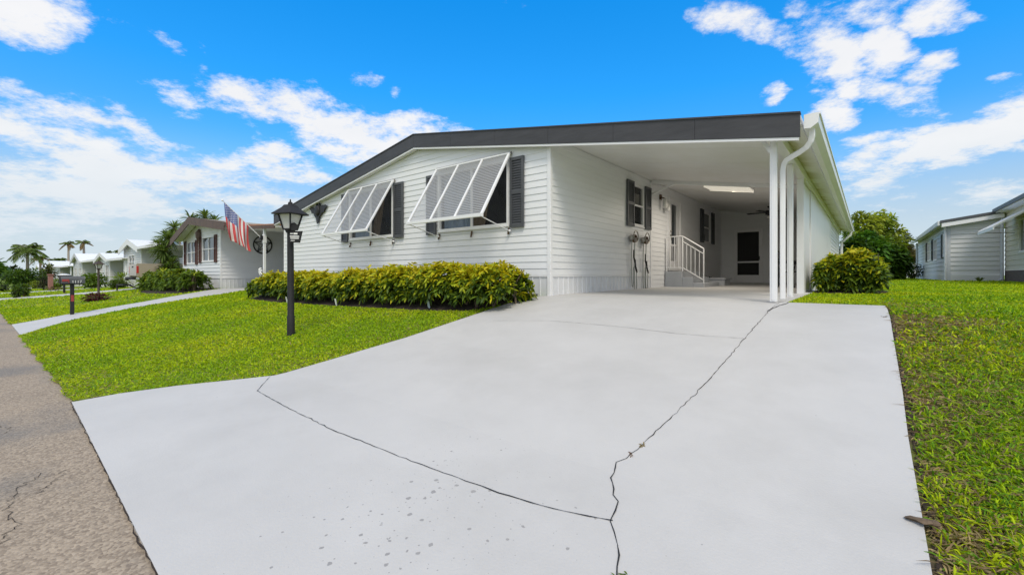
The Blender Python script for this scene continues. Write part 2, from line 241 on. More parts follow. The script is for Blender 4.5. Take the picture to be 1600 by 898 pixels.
# ---------------------------------------------------------------- helpers: objects
ORG = {}
def tag(o, label=None, cat=None, group=None, kind=None):
    for k, v in (('label', label), ('category', cat), ('group', group), ('kind', kind)):
        if v: o[k] = v
    return o
def place(o, org): o.location = (*toW(org[0], org[1]), org[2]); o.rotation_euler = (0, 0, ANG); ORG[o.name] = org
def thing(name, label, cat, x, y, z=None, group=None):
    o = bpy.data.objects.new(name, None); COL.objects.link(o); o.empty_display_size = .2
    place(o, (x, y, h(x, y) if z is None else z)); return tag(o, label, cat, group)
class MB:
    def __init__(s): s.v = []; s.f = []
    def poly(s, pts): b = len(s.v); s.v += [tuple(p) for p in pts]; s.f.append(tuple(range(b, b+len(pts)))); return s
    def hexa(s, p):
        b = len(s.v); s.v += [tuple(q) for q in p]
        for f in ((0,1,2,3),(7,6,5,4),(0,4,5,1),(1,5,6,2),(2,6,7,3),(3,7,4,0)): s.f.append(tuple(b+i for i in f))
        return s
    def box(s, x0, x1, y0, y1, z0, z1): return s.hexa([(x0,y0,z0),(x1,y0,z0),(x1,y1,z0),(x0,y1,z0),(x0,y0,z1),(x1,y0,z1),(x1,y1,z1),(x0,y1,z1)])
    def bar(s, p, q, w, t, up=(0, 0, 1)):
        p, q = Vector(p), Vector(q); d = (q-p).normalized(); u = Vector(up)
        if abs(d.dot(u)) > .98: u = Vector((0, 1, 0))
        a = d.cross(u).normalized()*w/2; b = a.cross(d).normalized()*t/2
        return s.hexa([p-a-b, p+a-b, p+a+b, p-a+b, q-a-b, q+a-b, q+a+b, q-a+b])
    def tube(s, pts, r, n=8, closed=False):
        P = [Vector(p) for p in pts]; R = r if isinstance(r, (list, tuple)) else [r]*len(P); b0 = len(s.v); prev = None
        for i, p in enumerate(P):
            d = ((P[(i+1) % len(P)] if (closed or i+1 < len(P)) else p)-(P[i-1] if (closed or i > 0) else p)).normalized()
            u = prev if prev is not None else (Vector((0, 0, 1)) if abs(d.z) < .9 else Vector((1, 0, 0)))
            a = d.cross(u).normalized(); u = a.cross(d).normalized(); prev = u
            for k in range(n): w = 2*math.pi*(k+(.5 if n == 4 else 0))/n; s.v.append(tuple(p+a*math.cos(w)*R[i]+u*math.sin(w)*R[i]))
        m_ = len(P)
        for i in range(m_ if closed else m_-1):
            for k in range(n):
                i2 = (i+1) % m_; s.f.append((b0+i*n+k, b0+i*n+(k+1) % n, b0+i2*n+(k+1) % n, b0+i2*n+k))
        if not closed: s.f.append(tuple(b0+k for k in range(n-1, -1, -1))); s.f.append(tuple(b0+(m_-1)*n+k for k in range(n)))
        return s
    def lathe(s, x, y, prof, n=16, ax='z'):
        b0 = len(s.v)
        for r, z in prof:
            for k in range(n):
                w = 2*math.pi*(k+.5)/n; c, d = r*math.cos(w), r*math.sin(w)
                s.v.append((x+c, y+d, z))
        for i in range(len(prof)-1):
            for k in range(n): s.f.append((b0+i*n+k, b0+i*n+(k+1) % n, b0+(i+1)*n+(k+1) % n, b0+(i+1)*n+k))
        s.f.append(tuple(b0+k for k in range(n-1, -1, -1))); s.f.append(tuple(b0+(len(prof)-1)*n+k for k in range(n)))
        return s
    def prism(s, pts, vec):
        b = len(s.v); n = len(pts); vec = Vector(vec)
        s.v += [tuple(p) for p in pts] + [tuple(Vector(p)+vec) for p in pts]
        s.f.append(tuple(range(b, b+n))); s.f.append(tuple(range(b+2*n-1, b+n-1, -1)))
        for i in range(n): j = (i+1) % n; s.f.append((b+i, b+j, b+n+j, b+n+i))
        return s
    def ball(s, c, r, n=10, m_=6):
        rx, ry, rz = r if isinstance(r, tuple) else (r, r, r); b0 = len(s.v)
        for i in range(m_+1):
            a = math.pi*i/m_
            for k in range(n): w = 2*math.pi*k/n; s.v.append((c[0]+rx*math.sin(a)*math.cos(w), c[1]+ry*math.sin(a)*math.sin(w), c[2]+rz*math.cos(a)))
        for i in range(m_):
            for k in range(n): s.f.append((b0+i*n+k, b0+(i+1)*n+k, b0+(i+1)*n+(k+1) % n, b0+i*n+(k+1) % n))
        return s
    def build(s, name, m_, parent=None, org=None, bevel=0, smooth=False):
        me = bpy.data.meshes.new(name)
        o = bpy.data.objects.new(name, me); COL.objects.link(o)
        if parent is not None: org = ORG[parent.name]; o.parent = parent; ORG[o.name] = org
        else: org = org or (0, 0, 0); place(o, org)
        me.from_pydata([(a-org[0], b-org[1], c-org[2]) for a, b, c in s.v], [], s.f); me.validate()
        for mm in (m_ if isinstance(m_, list) else [m_]): me.materials.append(mm)
        if smooth: me.polygons.foreach_set('use_smooth', [True]*len(me.polygons)); me.set_sharp_from_angle(angle=math.radians(40))
        if bevel:
            bv = o.modifiers.new('bevel', 'BEVEL'); bv.width = bevel; bv.segments = 2; bv.limit_method = 'ANGLE'
        return o
def copy_tree(o, parent=None, loc=None):
    c = o.copy(); COL.objects.link(c); c.parent = parent
    if parent is not None: ORG[c.name] = ORG.get(parent.name)
    if loc: place(c, loc)
    for ch in list(o.children): copy_tree(ch, c)
    return c

# ---------------------------------------------------------------- siding with real laps
def clip_top(poly, sa, ta, sb, tb):
    out = []; g = lambda p: ta+(tb-ta)*(p[0]-sa)/(sb-sa)-p[1]
    for i, p in enumerate(poly):
        q = poly[(i+1) % len(poly)]; a, b = g(p), g(q)
        if a >= 0: out.append(p)
        if (a >= 0) != (b >= 0): k = a/(a-b); out.append((p[0]+(q[0]-p[0])*k, p[1]+(q[1]-p[1])*k))
    return out
def siding(mb, s0, s1, z0, top, holes, mp, ch=.125, d=.011, breaks=(), ztop=None):
    """top(s) roof line; holes (s0,s1,z0,z1); mp(s, off, z) -> point; each course leans out to a lip at its foot"""
    xs = sorted({s0, s1} | {b for b in breaks if s0 < b < s1} | {v for hl in holes for v in hl[:2] if s0 < v < s1})
    zmax = max(top(x) for x in xs); k = 0; z = z0
    while z < zmax:
        zs = sorted({z, z+ch} | {v for hl in holes for v in hl[2:] if z < v < z+ch})
        for za, zb in zip(zs, zs[1:]):
            for sa, sb in zip(xs, xs[1:]):
                cs, cz = (sa+sb)/2, (za+zb)/2
                if any(a < cs < b and c < cz < e for a, b, c, e in holes): continue
                pol = clip_top([(sa, za), (sb, za), (sb, zb), (sa, zb)], sa, top(sa), sb, top(sb))
                if len(pol) < 3: continue
                f = lambda zz: .003+d*(1-(zz-z)/ch)
                mb.poly([mp(s_, f(z_), z_) for s_, z_ in pol])
                if za == z:
                    m1, m2 = pol[0], pol[1] if pol[1][1] < z+1e-6 else pol[0]
                    if m1 != m2: mb.poly([mp(m1[0], .003, z), mp(m2[0], .003, z), mp(m2[0], .003+d, z), mp(m1[0], .003+d, z)])
        z += ch
def ribs(mb, s0, s1, z0fn, z1, mp, pitch=.17, d=.012):
    n = max(1, int((s1-s0)/pitch))
    for i in range(n):
        a = s0+(s1-s0)*i/n; b = s0+(s1-s0)*(i+1)/n; e = a+(b-a)*.14
        for (p, q, op, oq) in ((a, a+.006, .0, d), (a+.006, e, d, d), (e, e+.006, d, 0.), (e+.006, b, 0., 0.)):
            mb.poly([mp(p, .002+op, z0fn(p)), mp(q, .002+oq, z0fn(q)), mp(q, .002+oq, z1), mp(p, .002+op, z1)])
def front(Y): return lambda s, o, z: (s, Y-o, z)
def right(X): return lambda s, o, z: (X+o, s, z)
def left(X): return lambda s, o, z: (X-o, s, z)
def pbox(mb, mp, s0, s1, o0, o1, z0, z1): mb.hexa([mp(s0,o0,z0), mp(s1,o0,z0), mp(s1,o1,z0), mp(s0,o1,z0), mp(s0,o0,z1), mp(s1,o0,z1), mp(s1,o1,z1), mp(s0,o1,z1)]); return mb
def window(parent, mp, s0, s1, z0, z1, mull=True, cross=False, frame=.045, curtain=None, glass='glass', depth=.7, kind=0):
    """frame, glass and a dark room with curtains behind it"""
    f = MB()
    for a, b, c, d in ((s0, s1, z0, z0+frame), (s0, s1, z1-frame, z1), (s0, s0+frame, z0+frame, z1-frame), (s1-frame, s1, z0+frame, z1-frame)): pbox(f, mp, a, b, -.05, .032, c, d)
    pbox(f, mp, s0-.02, s1+.02, -.01, .045, z0-.03, z0-.002)
    cs = (s0+s1)/2; zc = (z0+z1)/2
    if mull: pbox(f, mp, cs-.02, cs+.02, -.03, .022, z0+frame, z1-frame)
    if cross: 
        pbox(f, mp, s0+frame, cs-.021, -.03, .02, zc-.018, zc+.018); pbox(f, mp, cs+.021, s1-frame, -.03, .02, zc-.018, zc+.018) if mull else pbox(f, mp, cs-.021, s1-frame, -.03, .02, zc-.018, zc+.018)
    w = f.build('window', M['trim'], parent, bevel=.004)
    g = MB(); pbox(g, mp, s0+.02, s1-.02, -.022, -.018, z0+.02, z1-.02); g.build('pane', M[glass], w)
    r = MB(); a, b = -depth, -.06
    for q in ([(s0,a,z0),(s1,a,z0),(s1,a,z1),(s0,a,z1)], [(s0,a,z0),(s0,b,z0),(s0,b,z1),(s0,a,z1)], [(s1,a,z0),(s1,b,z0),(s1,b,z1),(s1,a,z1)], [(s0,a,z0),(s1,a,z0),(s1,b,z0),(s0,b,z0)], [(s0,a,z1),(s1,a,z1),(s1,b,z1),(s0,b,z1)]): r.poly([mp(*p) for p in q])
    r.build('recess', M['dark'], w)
    if curtain:
        for (ca, cb, c0, c1, mm, lean) in curtain:
            k = MB(); n = 26
            for i in range(n):
                sa = ca+(cb-ca)*i/n; sb = ca+(cb-ca)*(i+1)/n
                oa = -.085+.018*math.sin(i*1.9); ob = -.085+.018*math.sin((i+1)*1.9)
                k.poly([mp(sa+lean, oa, c0), mp(sb+lean, ob, c0), mp(sb, ob, c1), mp(sa, oa, c1)])
            k.build('curtain', M[mm], w, smooth=True)
    return w
def shutter(parent, mp, s0, s1, z0, z1, m_='shutter', slats=True):
    b = MB(); fr = .05; zc = z0+(z1-z0)*.5
    pbox(b, mp, s0, s0+fr, .024, .062, z0, z1); pbox(b, mp, s1-fr, s1, .024, .062, z0, z1)
    for c in ((z0, z0+.06), (zc-.035, zc+.035), (z1-.06, z1)): pbox(b, mp, s0+fr, s1-fr, .024, .060, *c)
    pbox(b, mp, s0+fr, s1-fr, .024, .030, z0+.06, z1-.06)
    if slats:
        for a, c in ((z0+.06, zc-.035), (zc+.035, z1-.06)):
            n = int((c-a)/.045)
            for i in range(n):
                q = a+(c-a)*i/n; e = q+(c-a)/n*.95
                b.poly([mp(s0+fr, .056, q), mp(s1-fr, .056, q), mp(s1-fr, .034, e), mp(s0+fr, .034, e)])
    return b.build('shutter', M[m_], parent)

# ---------------------------------------------------------------- foliage
def strips(name, pos, dr, ln, wd_, droop, col, parent=None, org=None, segs=3, m_='leaf', prof=None, side=None, colvar=.0):
    """many bent leaf blades in ONE mesh (leaf-sized faces), tinted per leaf"""
    pos = np.asarray(pos, float); dr = np.asarray(dr, float); n = len(pos)
    dr = dr/np.maximum(np.linalg.norm(dr, axis=1, keepdims=True), 1e-6)
    ln = np.broadcast_to(ln, (n,)); wd_ = np.broadcast_to(wd_, (n,)); droop = np.broadcast_to(droop, (n,)); col = np.broadcast_to(col, (n, 3))
    if side is None:
        up = np.tile([0, 0, 1.], (n, 1)) + rng.normal(0, .35, (n, 3)); side = np.cross(dr, up)
    side = side/np.maximum(np.linalg.norm(side, axis=1, keepdims=True), 1e-6)
    prof = prof or ([.35, .95, .85, 0] if segs == 3 else [.9, .75, 0] if segs == 2 else [1, 0])
    ss = np.linspace(0, 1, segs+1); V = []
    for i, s in enumerate(ss):
        c = pos + dr*(ln*s)[:, None]; c[:, 2] -= droop*ln*s*s
        w = (wd_*prof[i]/2)[:, None]*side
        if i < segs: V += [c-w, c+w]
        else: V += [c]
    nv = len(V); V = np.stack(V, 1).reshape(-1, 3)
    base = (np.arange(n)*nv)[:, None]
    quads = [[2*i, 2*i+1, 2*i+3, 2*i+2] for i in range(segs-1)]; tri = [2*segs-2, 2*segs-1, 2*segs]
    Lp = np.concatenate([base+np.array(q) for q in quads]+[base+np.array(tri)], 1).ravel()
    sizes = np.tile([4]*len(quads)+[3], n); starts = np.concatenate([[0], np.cumsum(sizes)[:-1]])
    if parent is not None: org = ORG[parent.name]
    org = org or (0, 0, 0); V = V-np.array(org)
    me = bpy.data.meshes.new(name); me.vertices.add(len(V)); me.vertices.foreach_set('co', V.astype(np.float32).ravel())
    me.loops.add(len(Lp)); me.loops.foreach_set('vertex_index', Lp.astype(np.int32)); me.polygons.add(len(sizes)); me.polygons.foreach_set('loop_start', starts.astype(np.int32))
    me.update(calc_edges=True)
    at = me.attributes.new('tint', 'FLOAT_COLOR', 'POINT'); cc = np.ones((len(V), 4), np.float32); cc[:, :3] = np.repeat(col, nv, 0)
    at.data.foreach_set('color', cc.ravel()); me.materials.append(M[m_])
    o = bpy.data.objects.new(name, me); COL.objects.link(o)
    if parent is not None: o.parent = parent; ORG[o.name] = org
    else: place(o, org)
    return o
def unit(v): return v/np.maximum(np.linalg.norm(v, axis=-1, keepdims=True), 1e-6)
def blob_points(n, c, r, shell=.72):
    d = unit(rng.normal(size=(n, 3))); k = shell+(1-shell)*rng.random((n, 1)); return np.array(c)+d*np.array(r)*k, d

# ================================================================ GROUND, STREET, DRIVEWAYS
def grid_sheet(name, xs, ys, zf, m_, mask=None, kind='structure'):
    b = MB(); idx = {}
    for i, x in enumerate(xs):
        for j, y in enumerate(ys): b.v.append((x, y, zf(x, y)))
    n = len(ys)
    for i in range(len(xs)-1):
        for j in range(n-1): b.f.append((i*n+j, (i+1)*n+j, (i+1)*n+j+1, i*n+j+1))
    o = b.build(name, m_); return tag(o, kind=kind)
gx = [-900, -500, -300, -200, -140, -100, -75, -60, -48, -40, -32, -24, -16.5, -12, -8, -4, 0, 4, 8, 14, 24, 40, 80, 160, 300, 600, 900]
gy = [-600, -200, -60, -20, -12.6, -12.5, -5.99, -5.97, -5.2, -4.5, -3.7, -3, -2.2, -1.5, -1, -.65, -.2, .2, .5, 6, 20, 60, 150, 400, 1200]
grid_sheet('ground', gx, gy, lambda x, y: h(x, y) - (.035 if -12.55 < y < -5.985 else .0), M['turf'])
grid_sheet('street', [-400, -200, -100, -50, -20, 0, 20, 60, 200], [-12.5, -9, -5.985], lambda x, y: -.006, M['street'])
STREET_EDGE = lambda x: -6.0-.035*max(0, x+1.1)
def slab(name, outline, m_, dz=.018, thick=.12, kind='structure'):
    """a concrete sheet following the terrain: outline as (x0(y), x1(y)) rows"""
    ys = sorted({r[0] for r in outline} | {v for v in PX if outline[0][0] < v < outline[-1][0]})
    outline = [(y, float(np.interp(y, [r[0] for r in outline], [r[1] for r in outline])), float(np.interp(y, [r[0] for r in outline], [r[2] for r in outline]))) for y in ys]
    b = MB(); n = len(outline); K = 8
    for (y, x0, x1) in outline:
        for k in range(K+1): x = x0+(x1-x0)*k/K; b.v.append((x, STREET_EDGE(x) if (name == 'driveway' and y < -5.99) else y, h(x, y)+(dz if y > -5.7 else .006+(dz-.006)*(y+6)/.3)))
    for i in range(n-1):
        for k in range(K): b.f.append((i*(K+1)+k, i*(K+1)+k+1, (i+1)*(K+1)+k+1, (i+1)*(K+1)+k))
    top = len(b.v); ring = [(i, 0) for i in range(n)]+[(n-1, k) for k in range(1, K+1)]+[(i, K) for i in range(n-2, -1, -1)]+[(0, k) for k in range(K-1, 0, -1)]
    for i, k in ring: p = b.v[i*(K+1)+k]; b.v.append((p[0], p[1], p[2]-thick))
    for j in range(len(ring)):
        a = ring[j][0]*(K+1)+ring[j][1]; jn = (j+1) % len(ring); c = ring[jn][0]*(K+1)+ring[jn][1]; b.f.append((a, top+j, top+jn, c))
    return tag(b.build(name, m_), kind=kind)
slab('driveway', [(-6.0, -1.15, 4.60), (-5.7, -1.02, 4.61), (-5.3, -.8, 4.61), (-4.95, -.52, 4.61), (-4.62, -.27, 4.61), (-4.0, -.27, 4.61), (-3.4, -.28, 4.61), (-2.7, -.28, 4.62), (-2, -.29, 4.62), (-1.3, -.29, 4.62), (-.7, -.25, 4.62), (-.1, -.06, 4.61), (.22, 0, 4.60)], M['drive'])
slab('carport_slab', [(.22, .0, 3.62), (.6, 0, 3.62), (3, 0, 3.62), (7, 0, 3.62), (11.9, 0, 3.62)], M['drive'])
def path_rows(pts): return pts
slab('neighbour_driveway', [(-5.98, -11.0, -8.1), (-5.5, -11.5, -9.3), (-5.0, -12.3, -10.4), (-4.4, -12.9, -11.2), (-3.7, -13.6, -11.9), (-3, -14.2, -12.3), (-2.2, -14.9, -12.4), (-1.4, -15.5, -12.3), (-.6, -16.0, -12.2), (0, -16.3, -12.1), (3, -16.4, -12.0), (9, -16.4, -12.0)], M['drive'])
for x0, x1 in ((-28.6, -26.3), (-38.2, -36.2), (-51.5, -49.5)):
    slab('far_driveway', [(-5.98, x0, x1), (-4.5, x0, x1), (-3, x0, x1), (-1.5, x0, x1), (0, x0, x1), (6, x0, x1)], M['drive'])
def crack(pts, w, dz=.021, jit=.012, name='driveway_joint', m_='iron'):
    b = MB(); P = []
    for (a, c) in zip(pts, pts[1:]):
        n = max(2, int(math.dist(a, c)/.05))
        for i in range(n): P.append((a[0]+(c[0]-a[0])*i/n, a[1]+(c[1]-a[1])*i/n))
    P.append(pts[-1]); Q = []
    for i, p in enumerate(P):
        q = P[min(i+1, len(P)-1)]; r = P[max(i-1, 0)]; d = (q[0]-r[0], q[1]-r[1]); l = math.hypot(*d) or 1; nx, ny = -d[1]/l, d[0]/l
        j = random.gauss(0, jit)*.35; ww = w*random.choice((.45, .8, 1, 1, 1.5))
        Q.append(((p[0]+nx*(j+ww/2), p[1]+ny*(j+ww/2)), (p[0]+nx*(j-ww/2), p[1]+ny*(j-ww/2))))
    for (a, c), (e, f) in zip(Q, Q[1:]): b.poly([(*q, h(*q)+dz) for q in (a, c, f, e)])
    return tag(b.build(name, M[m_]), kind='structure')
crack([(-.27, -4.66), (.14, -4.94), (.9, -4.99), (1.63, -5.02), (2.43, -5.0), (3.0, -4.97), (3.34, -4.93), (3.6, -4.86)], .005, jit=.008)
crack([(3.82, -5.6), (3.76, -5.15), (3.68, -4.98), (3.6, -4.86), (3.55, -4.72), (3.44, -4.55), (3.40, -4.40), (3.43, -4.27), (3.46, -3.7), (3.48, -2.9), (3.5, -1.6), (3.55, .15)], .0048, jit=.012)
crack([(.3, -1.9), (1.12, -1.68), (2.07, -1.69), (2.86, -1.79), (3.49, -1.77)], .004, jit=.006)
crack([(v, STREET_EDGE(v)-.004) for v in (-1.17, .5, 2.4, 4.62)], .007, dz=.005, jit=.012, m_='soil')
crack([(-.27-.014, y) for y in (-4.62, -3.4, -2.2, -1.4)], .022, dz=.010, jit=.012, m_='soil'); crack([(-1.17, -5.99), (-1.035, -5.7), (-.815, -5.3), (-.535, -4.95), (-.284, -4.62)], .018, dz=.010, jit=.010, m_='soil'); crack([(4.637, -5.95), (4.64, -3), (4.64, -1), (4.635, .2)], .03, dz=.010, jit=.012, m_='soil'); crack([(4.6, .235), (3.66, .235)], .02, dz=.01, jit=.01, m_='soil')
crack([(3.52, -.6), (3.64, .1), (3.62, .22)], .02)
crack([(-.02, .215), (1.0, .222), (3.6, .22)], .004)
b = MB()                                                             # hairline crack in the street
for pts in ([(-3.2, -6.9), (-3.0, -7.3), (-2.2, -7.45), (-1.3, -7.9)], [(.70, -6.32), (.90, -6.42), (1.18, -6.47), (1.40, -6.44), (1.55, -6.5)], [(.75, -6.22), (.92, -6.29), (1.06, -6.36)], [(-.75, -6.45), (-.6, -6.38), (-.45, -6.4)], [(-1.3, -6.15), (-1.12, -6.02)]):
    P = [(a[0]+(c[0]-a[0])*t/9+random.gauss(0, .012), a[1]+(c[1]-a[1])*t/9+random.gauss(0, .012)) for a, c in zip(pts, pts[1:]) for t in range(9)]
    for a, c in zip(P, P[1:]): w_ = random.uniform(.0006, .0018); b.poly([(a[0]-w_, a[1]-w_, -.002), (c[0]-w_, c[1]-w_, -.002), (c[0]+w_, c[1]+w_, -.002), (a[0]+w_, a[1]+w_, -.002)])
tag(b.build('street_crack', M['soil']), kind='structure')
# planting beds
BED = [(-.31, -.95), (-.62, -1.45), (-1.5, -1.64), (-3, -1.74), (-5, -1.86), (-7, -1.92), (-8.6, -1.86), (-9.3, -1.4), (-9.9, -.3), (-9.9, .02), (-.02, .02), (-.02, -.3)]
def bed(pts, name='mulch_bed', hgt=.035):
    b = MB(); cx = sum(p[0] for p in pts)/len(pts)
    n = 40; xs = [min(p[0] for p in pts)+(max(p[0] for p in pts)-min(p[0] for p in pts))*i/n for i in range(n+1)]
    rows = []
    for x in xs:
        ys = []
        for a, c in zip(pts, pts[1:]+pts[:1]):
            if (a[0]-x)*(c[0]-x) <= 0 and a[0] != c[0]: ys.append(a[1]+(c[1]-a[1])*(x-a[0])/(c[0]-a[0]))
        if ys: rows.append((x, min(ys), max(ys)))
    for (x, y0, y1) in rows:
        for k in range(7):
            y = y0+(y1-y0)*k/6; e = 0 if k in (0,) else hgt; b.v.append((x, y, h(x, y)+e-(.02 if k == 0 else 0)+.012*random.random()))
    for i in range(len(rows)-1):
        for k in range(6): b.f.append((i*7+k, (i+1)*7+k, (i+1)*7+k+1, i*7+k+1))
    return tag(b.build(name, M['soil'], smooth=True), kind='structure')
bed(BED)
BED2 = [(-16.4, -1.35), (-18, -1.7), (-20, -1.8), (-22.6, -1.6), (-23, -.2), (-22, .02), (-16.6, .02), (-16.4, -.4)]
bed(BED2)
BED3 = [(3.64, 3.45), (4.2, 3.45), (4.6, 3.8), (4.75, 4.4), (4.6, 5.0), (4.3, 5.3), (3.64, 5.4)]
bed(BED3)

# ================================================================ MAIN HOME
RX, RZ, SL = -3.69, 4.37, .166
def rtop(x): return RZ-SL*abs(x-RX)
def under(x): return rtop(x)-.11
home = thing('mobile_home', 'large white vinyl-sided home with charcoal roof band, two propped window awnings and an open carport', 'house', 0, 0, .78)
XL, YB = -10.62, 17.0
W1 = (-6.62, -4.66, 2.12, 3.40); W2 = (-2.98, -.96, 2.12, 3.40)
b = MB(); siding(b, XL, 0, H, under, [W1, W2], front(0), breaks=(RX,)); b.build('front_wall', M['siding'], home)
DOOR = (6.02, 6.98, 1.28, 3.33); SW1 = (3.57, 4.20, 2.37, 3.38); SW2 = (9.42, 10.30, 2.30, 3.36)
b = MB(); siding(b, 0, 4.66, H, lambda s: 3.64, [SW1], right(0)); siding(b, 4.70, 11.9, H-.36, lambda s: 3.64, [DOOR, SW2], right(0.0)); b.build('side_wall', M['siding'], home)
b = MB(); siding(b, 0, 3.5, .80, under, [(.52, 1.36, .80, 2.85)], front(11.9)); b.build('carport_end_wall', M['siding'], home)
b = MB(); b.box(XL, -.06, YB-.1, YB, .3, 3.0); b.box(XL, XL+.05, .1, YB-.1, .3, 3.05); b.build('rear_wall', M['siding'], home)
b = MB(); ribs(b, XL, -.07, lambda s: h(s, 0)-.05, H-.002, front(0)); ribs(b, .07, 4.64, lambda s: .78, H-.002, right(0)); b.build('skirting', M['skirt'], home)
b = MB()
pbox(b, front(0), -.055, .022, -.055, .026, .7, under(0)); b.build('corner_trim', M['trim'], home, bevel=.006)
for q in ((right(0), 4.64, 4.72, -.01, .028, .8, 3.64), (right(0), 11.80, 11.87, 0, .03, .8, 3.63), (front(0), XL-.01, XL+.025, -.02, .03, .5, under(XL))): b = MB(); pbox(b, *q); b.build('corner_trim', M['trim'], home, bevel=.005)
for q in ((front(0), XL+.07, -.06, .0, .019, H-.028, H-.004), (right(0), .06, 4.63, 0, .019, H-.028, H-.004)): b = MB(); pbox(b, *q); b.build('starter_trim', M['trim'], home)
# roof slab, fascia band, soffit trim
EL_, ER = -11.1, 3.80
b = MB(); P = [(EL_, rtop(EL_)), (RX, RZ), (ER, rtop(ER)), (ER, rtop(ER)-.06), (RX, RZ-.06), (EL_, rtop(EL_)-.06)]
b.prism([(x, -.11, z) for x, z in P], (0, YB+.4, 0)); b.build('roof', M['roofwhite'], home)
b = MB(); FH = .285
for xa, xb in ((EL_, RX), (RX, ER)):
    n = 6; 
    for i in range(n):
        a = xa+(xb-xa)*i/n; c = xa+(xb-xa)*(i+1)/n-(.004)
        b.prism([(a, -.155, rtop(a)-FH+.01), (c, -.155, rtop(c)-FH+.01), (c, -.155, rtop(c)+.012), (a, -.155, rtop(a)+.012)], (0, .03, 0))
    b.prism([(xa, -.17, rtop(xa)+.013), (xb, -.17, rtop(xb)+.013), (xb, -.17, rtop(xb)+.035), (xa, -.17, rtop(xa)+.035)], (0, .10, 0))
b.build('fascia', M['fascia'], home)
b = MB()
for xa, xb in ((EL_, RX), (RX, ER-.02)):
    b.prism([(xa, -.145, rtop(xa)-FH-.028), (xb, -.145, rtop(xb)-FH-.028), (xb, -.145, rtop(xb)-FH+.006), (xa, -.145, rtop(xa)-FH+.006)], (0, .12 if xb < 0 else .05, 0))
    b.prism([(xa, -.116, rtop(xa)-FH-.01), (xb, -.116, rtop(xb)-FH-.01), (xb, -.116, rtop(xb)-.065), (xa, -.116, rtop(xa)-.065)], (0, .02, 0))
b.build('soffit_trim', M['trim'], home)
# carport ceiling: insulated panels with faint seams, under the roof
b = MB(); 
for i in range(10):
    ya = -.09+i*1.22; yb = min(ya+1.212, 11.88)
    if ya < 11.8: b.prism([(.004, ya, under(.004)), (3.80, ya, under(3.80)), (3.80, ya, under(3.80)+.045), (.004, ya, under(.004)+.045)], (0, yb-ya, 0))
b.prism([(3.5, 11.9, under(3.5)), (3.80, 11.9, under(3.80)), (3.80, 11.9, under(3.80)+.04), (3.5, 11.9, under(3.5)+.04)], (0, YB-11.8, 0))
b.build('ceiling', M['soffit'], home)
b = MB(); b.box(3.44, 3.56, -.08, YB, under(3.56)-.13, under(3.56)-.003); b.build('beam', M['trim'], home, bevel=.006)
b = MB(); b.bar((.04, 4.68, under(.04)-.045), (3.43, 4.68, under(3.43)-.045), .07, .085); b.build('cross_beam', M['trim'], home, bevel=.005)
b = MB(); b.bar((.035, 4.68, 3.28), (.62, 4.68, under(.6)-.07), .05, .05); b.build('brace', M['trim'], home)
b = MB(); b.bar((3.30, .12, under(3.3)-.03), (3.44, .12, under(3.4)-.30), .05, .05); b.build('brace', M['trim'], home)
for i, y in enumerate((.12, 1.72)):
    b = MB(); b.box(3.435, 3.515, y-.04, y+.04, .80, under(3.56)-.133); pbox(b, front(y-.04), 3.455, 3.495, .0, .008, .82, under(3.5)-.15); b.build('post', M['trim'], home, bevel=.008)
# gutter along the right eave, end cap and downspout
b = MB(); zt = rtop(ER)
prof = [(3.83, zt-.0), (3.83, zt-.17), (3.90, zt-.175), (3.975, zt-.12), (3.985, zt-.03), (3.985, zt), (3.965, zt), (3.965, zt-.025), (3.955, zt-.11), (3.895, zt-.155), (3.85, zt-.155), (3.85, zt)]
b.prism([(x, -.09, z) for x, z in prof], (0, YB+.37, 0)); b.prism([(x, -.105, z) for x, z in prof[:6]], (0, .013, 0)); b.prism([(3.985, -.10, zt+.001), (3.985, -.10, zt-.02), (4.0, -.10, zt-.02), (4.0, -.10, zt+.001)], (0, YB+.5, 0)); b.build('gutter', M['trim'], home)
def rtube(b, pts, w=.075, t=.06):
    for p, q in zip(pts, pts[1:]): b.bar(p, q, w, t)
b = MB(); pts = [(3.90, .05, zt-.15), (3.90, .05, zt-.24), (3.885, .06, zt-.30), (3.84, .08, zt-.36), (3.76, .12, zt-.40), (3.68, .17, zt-.425), (3.615, .21, zt-.45), (3.575, .24, zt-.50), (3.56, .25, zt-.58), (3.56, .25, zt-1.2), (3.56, .25, .83)]
b.tube(pts, .046, 4); b.build('downspout', M['trim'], home, bevel=.008)
b = MB(); b.tube([(3.92, YB-.6, zt-.15), (3.9, YB-.6, zt-.3), (3.6, YB-.6, zt-.6), (3.6, YB-.6, .9)], .045, 8); b.build('downspout', M['trim'], home, smooth=True)
# enclosed store room beside the carport: flat panels outside
b = MB(); b.box(3.43, 3.50, 3.15, 4.5, .79, under(3.5)-.15); 
y = 4.52
while y < 10.6: b.box(3.44, 3.522, y, y+.395, .79, under(3.5)-.15); y += .40
b.build('storage_wall', M['trim'], home, bevel=.004)
b = MB(); siding(b, 10.6, YB-.3, .80, lambda s: under(3.5)-.13, [], right(3.50), ch=.12); b.box(3.4, 3.5, 10.62, YB-.3, .8, under(3.5)-.15); b.build('louvred_wall', M['siding'], home)
for y in (3.08, 10.5): b = MB(); b.box(3.42, 3.53, y, y+.068, .79, under(3.5)-.14); b.build('wall_post', M['trim'], home)
